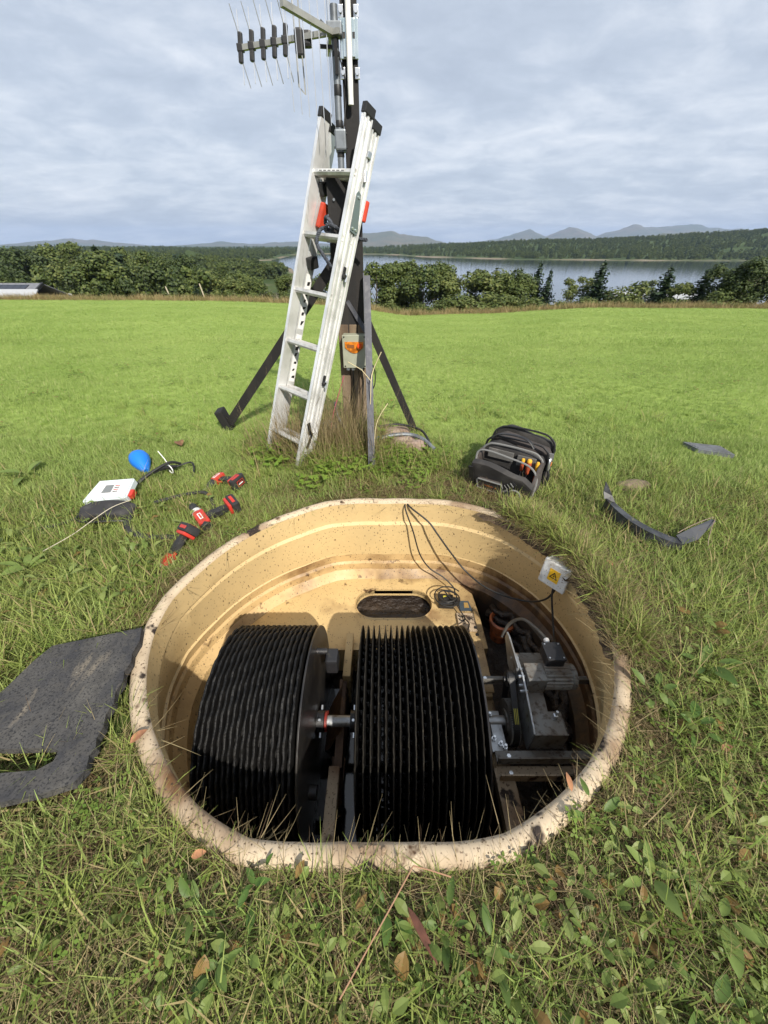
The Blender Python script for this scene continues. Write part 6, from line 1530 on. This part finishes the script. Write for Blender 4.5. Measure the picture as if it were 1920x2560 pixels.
dock('large pale dock plant at the lower right, biggest leaves of all', .74, .30, 5, .10, 0); dock('broad leaved dock at the right edge below the tank', .88, .22, 6, .10, 0); dock('dock plant in the bottom right corner', .76, .08, 6, .085, 1)
dock('upright narrow dock below the tank front', .16, .20, 6, .07, 1); dock('dock with blue green leaf under the front rim', .01, .22, 4, .065, 2); dock('small dock right of the upright narrow dock', .27, .17, 5, .06, 1)
dock('pale dock plant at the left edge above the rubber mat', -1.95, 1.55, 6, .16, 0); dock('yellow green dock far out at the left edge', -2.75, 2.62, 6, .19, 0)
dock('sorrel clump left of the front rim', -.50, .24, 8, .058, 1); dock('sorrel clump lower left of the tank', -.40, .14, 7, .058, 1); dock('sorrel plant nearest the tank at lower left', -.36, .285, 6, .06, 2)
dock('dock beside the right rim where the turf is bare', 1.05, .83, 5, .09, 1); dock('glossy dock plant right of the tank by brown litter', 1.12, .70, 5, .085, 2); dock('low dock plant right of the tank front', .66, .44, 4, .08, 1); dock('dock in the long grass at the right edge', 1.32, .95, 5, .11, 1)
BL = mat('brown_dead_leaf', (.14, .065, .03), .8, 0, [('noise', 20, (.24, .13, .06), .45, .65)])
m_pale = mat('orange_dead_leaf', (.36, .17, .08), .8, 0, [('noise', 25, (.22, .10, .05), .45, .65)])
def dead(lab, x, y, L_, W, yaw, m, name='dead_leaf', cat='leaf', h=.05):
    bm = B(); leaf_blade(bm, zt(x, y, h), (cos(yaw), sin(yaw), .05), (0, 0, 1), L_, W, .2); tag(obj(name, bm, m, None, True, sharp=0), lab, cat)
dead('long dark brown strip of bark below the front rim', .063, .235, .115, .022, -.98, mat('dark_bark', (.075, .028, .016), .85, 0, [('noise', 20, (.13, .05, .03), .45, .65)]), 'bark_strip', 'bark', .07)
dead('pale orange dead leaf by the mat corner', -.89, .645, .06, .035, .9, m_pale); dead('orange brown leaf beside the junction box', 1.22, 1.52, .05, .03, 2.0, m_pale)
dead('upright orange leaf right of the front rim', .60, .50, .055, .02, 1.5, m_pale); dead('brown leaf among the sorrel at lower left', -.55, .34, .04, .025, .3, m_pale)
dead('dark brown clod of dead leaves near the black brace foot', -1.84, 3.18, .12, .09, -.9, BL); dead('reddish leaf in the right hand turf', 1.16, .62, .05, .03, .2, BL)
m_stalk = mat('pink_straw_stalk', (.30, .17, .10), .7)
bm = B(); tube(bm, smooth_path([zt(-.10, .085, .09), zt(-.01, .19, .14), zt(.076, .296, .16)], 4), .0018, 6); tube(bm, [zt(.076, .296, .16), zt(.12, .29, .15), zt(.175, .281, .13)], .0018, 6); tag(obj('straw_stalk', bm, m_stalk, None, True), 'bent pinkish straw stalk below the front rim', 'stalk')
m_straw = mat('straw', (.5, .43, .25), .7)
bm = B(); tube(bm, smooth_path([zt(-.12, 2.93, .10), (-.10, 2.93, .55), (-.085, 3.0, .66), (-.02, 3.0, .80)], 4), .0035, 6); tube(bm, [(-.095, 2.95, .60), (-.17, 2.98, .68), (-.27, 3.0, .73)], .003, 6); tag(obj('straw_stalk', bm, m_straw, None, True), 'pale bent reed stalk standing before the angle brace', 'stalk')
bm = B(); tube(bm, smooth_path([zt(-.08, 2.8, .05), (-.06, 2.85, .30), (.03, 2.9, .45)], 5), .003, 6); tag(obj('straw_stalk', bm, m_straw, None, True), 'short pale stalk low beside the angle brace', 'stalk')

# ================================================================== BUILDINGS AND POSTS BEYOND THE FIELD
m_slate = mat('grey_slate_roof', (.13, .135, .15), .6, 0, [('noise', 3, (.18, .185, .2), .45, .65)]); m_harl = mat('white_harling', (.70, .69, .66), .85); m_solar = mat('solar_panel', (.015, .018, .03), .15, .2); m_glass = mat('dark_glass', (.03, .04, .05), .1)
bz = -6.2
shed = thing('barn', 'grey roofed barn with solar panels at the left edge', 'building', (-47, 60, bz))
bm = B(); prism(bm, [(-6.5, bz - 2), (6.5, bz - 2), (6.5, -4.9), (-6.5, -4.9)], 0, 12, axes((0, 1, 0), (0, 0, 1), (1, 0, 0), (-61.3, 63, 0))); obj('wall', bm, m_harl, shed)
for s in (-1, 1):
    bm = B(); Mr = axes((1, 0, 0), Vector((0, s * .93, -.37)).normalized(), Vector((0, s * .37, .93)).normalized(), (-55.0, 63, -3.1)); box(bm, (0, 3.5, 0), (13.6, 7.2, .12), M=Mr); rf = obj('roof', bm, m_slate, shed)
    if s < 0:
        for k in range(6):
            bm = B(); box(bm, (.2 + .92 * k, 1.5, .10), (.88, 2.0, .06), M=Mr); obj('solar_panel', bm, m_solar, rf)
for sx_ in (-1, 1):
    bm = B(); beam(bm, (-55.0 + sx_ * 6.85, 56.3, -5.8), (-55.0 + sx_ * 6.85, 63, -3.05), .25, .3); obj('bargeboard', bm, m_black, shed)
ext = thing('lean_to', 'low pale glazed extension in front of the barn at the left edge', 'building', (-47, 55, bz))
bm = B(); prism(bm, [(-50, 54.0), (-43.6, 54.2), (-43.9, 55.9), (-50, 55.9)], bz - 1, -4.35); obj('wall', bm, m_harl, ext)
bm = B(); add_poly(bm, [(-50.2, 53.8, -4.34), (-43.3, 54.0, -4.25), (-44.0, 56.3, -3.35), (-50.2, 56.3, -3.35), (-50.2, 53.8, -4.2), (-43.3, 54.0, -4.12), (-44.0, 56.3, -3.2), (-50.2, 56.3, -3.2)], [(0, 1, 2, 3), (4, 5, 6, 7), (0, 1, 5, 4), (1, 2, 6, 5), (2, 3, 7, 6), (3, 0, 4, 7)]); obj('roof', bm, mat('pale_roof', (.36, .37, .38), .5), ext)
def far_house(label, px, py_base, Y, w, h, d=None, roofm=None, wallm=None, name='house'):
    x = Y * qv(px); z0 = CAM_H + Y * ev(py_base); d = d or w * .6
    t = thing(name, label, 'house', (x, Y, z0))
    bm = B(); box(bm, (x, Y, z0 + h / 2 - 1), (w, d, h + 2)); obj('wall', bm, wallm or m_harl, t)
    bm = B(); prism(bm, [(-d / 2 - .3, 0), (d / 2 + .3, 0), (0, d * .45)], -w / 2 - .2, w / 2 + .2, axes((0, 1, 0), (0, 0, 1), (1, 0, 0), (x, Y, z0 + h + .01))); rf = obj('roof', bm, roofm or m_slate, t)
    bm = B(); box(bm, (x + w * .42, Y, z0 + h + d * .42), (.6, .6, 1.2)); obj('chimney', bm, wallm or m_harl, rf)
    for k in (-.28, 0, .28):
        bm = B(); box(bm, (x + k * w, Y - d / 2 - .01, z0 + h * .55), (w * .11, .06, h * .32)); obj('window', bm, m_glass, t)
    return t
far_house('white gabled house among the trees at far left', 101, 694, 150, 3.0, 3.6)
far_house('small pale cottage on the wooded hill left of the ladder', 490, 676, 330, 7, 2.6)
far_house('white house on the far shore right of the ladder', 1046, 641, 1130, 9, 5, 7)
far_house('second white house on the far shore, nearer the ladder', 1030, 644, 1140, 8, 4)
lb = thing('long_shed', 'long low building with a pale roof among the right hand trees', 'building', (41, 62, -8))
bm = B(); prism(bm, [(33.2, 60), (44.6, 61), (44.6, 66), (33.2, 65)], -11, -5.2); obj('wall', bm, m_glass, lb)
bm = B(); add_poly(bm, [(32.6, 59.4, -5.15), (45.2, 60.4, -5.05), (45.2, 66.6, -4.6), (32.6, 65.6, -4.65), (32.6, 59.4, -4.8), (45.2, 60.4, -4.7), (45.2, 66.6, -4.25), (32.6, 65.6, -4.3)], [(0, 1, 2, 3), (4, 5, 6, 7), (0, 1, 5, 4), (1, 2, 6, 5), (2, 3, 7, 6), (3, 0, 4, 7)]); obj('roof', bm, mat('pale_sheet_roof', (.36, .37, .37), .5), lb)
for k in range(5):
    bm = B(); box(bm, (33.6 + 2.7 * k, 59.9 + .24 * k, -6.2), (.35, .12, 2.6)); obj('mullion', bm, m_harl, lb)
m_post = mat('bleached_post', (.42, .37, .27), .8)
for px, py0, py1, lean, lab in ((397, 748, 716, -.6, 'pale post leaning left at the field edge'), (486, 748, 709, -.5, 'taller pale post leaning at the field edge')):
    Y = 53; x = Y * qv(px); z0 = terrain(x, Y); zt1 = CAM_H + Y * ev(py1); bm = B(); tube(bm, [(x, Y, z0 - .3), (x + lean, Y, zt1)], [.09, .07], 8); tag(obj('leaning_post', bm, m_post, None, True), lab, 'post')
# ================================================================== THE AIR
bm = B(); box(bm, (0, 0, 155), (25600, 25600, 400)); hz = obj('haze', bm, None)
hz.data.materials.clear()
hm, nt, out = new_mat('haze_air')
pv = nt.nodes.new('ShaderNodeVolumePrincipled'); pv.inputs['Color'].default_value = (.50, .66, .95, 1); pv.inputs['Density'].default_value = 0.75e-4; pv.inputs['Anisotropy'].default_value = 0.1
nt.links.new(pv.outputs[0], out.inputs['Volume']); hz.data.materials.append(hm); pass
tag(hz, 'thin blue air over the loch and mountains', kind='stuff')
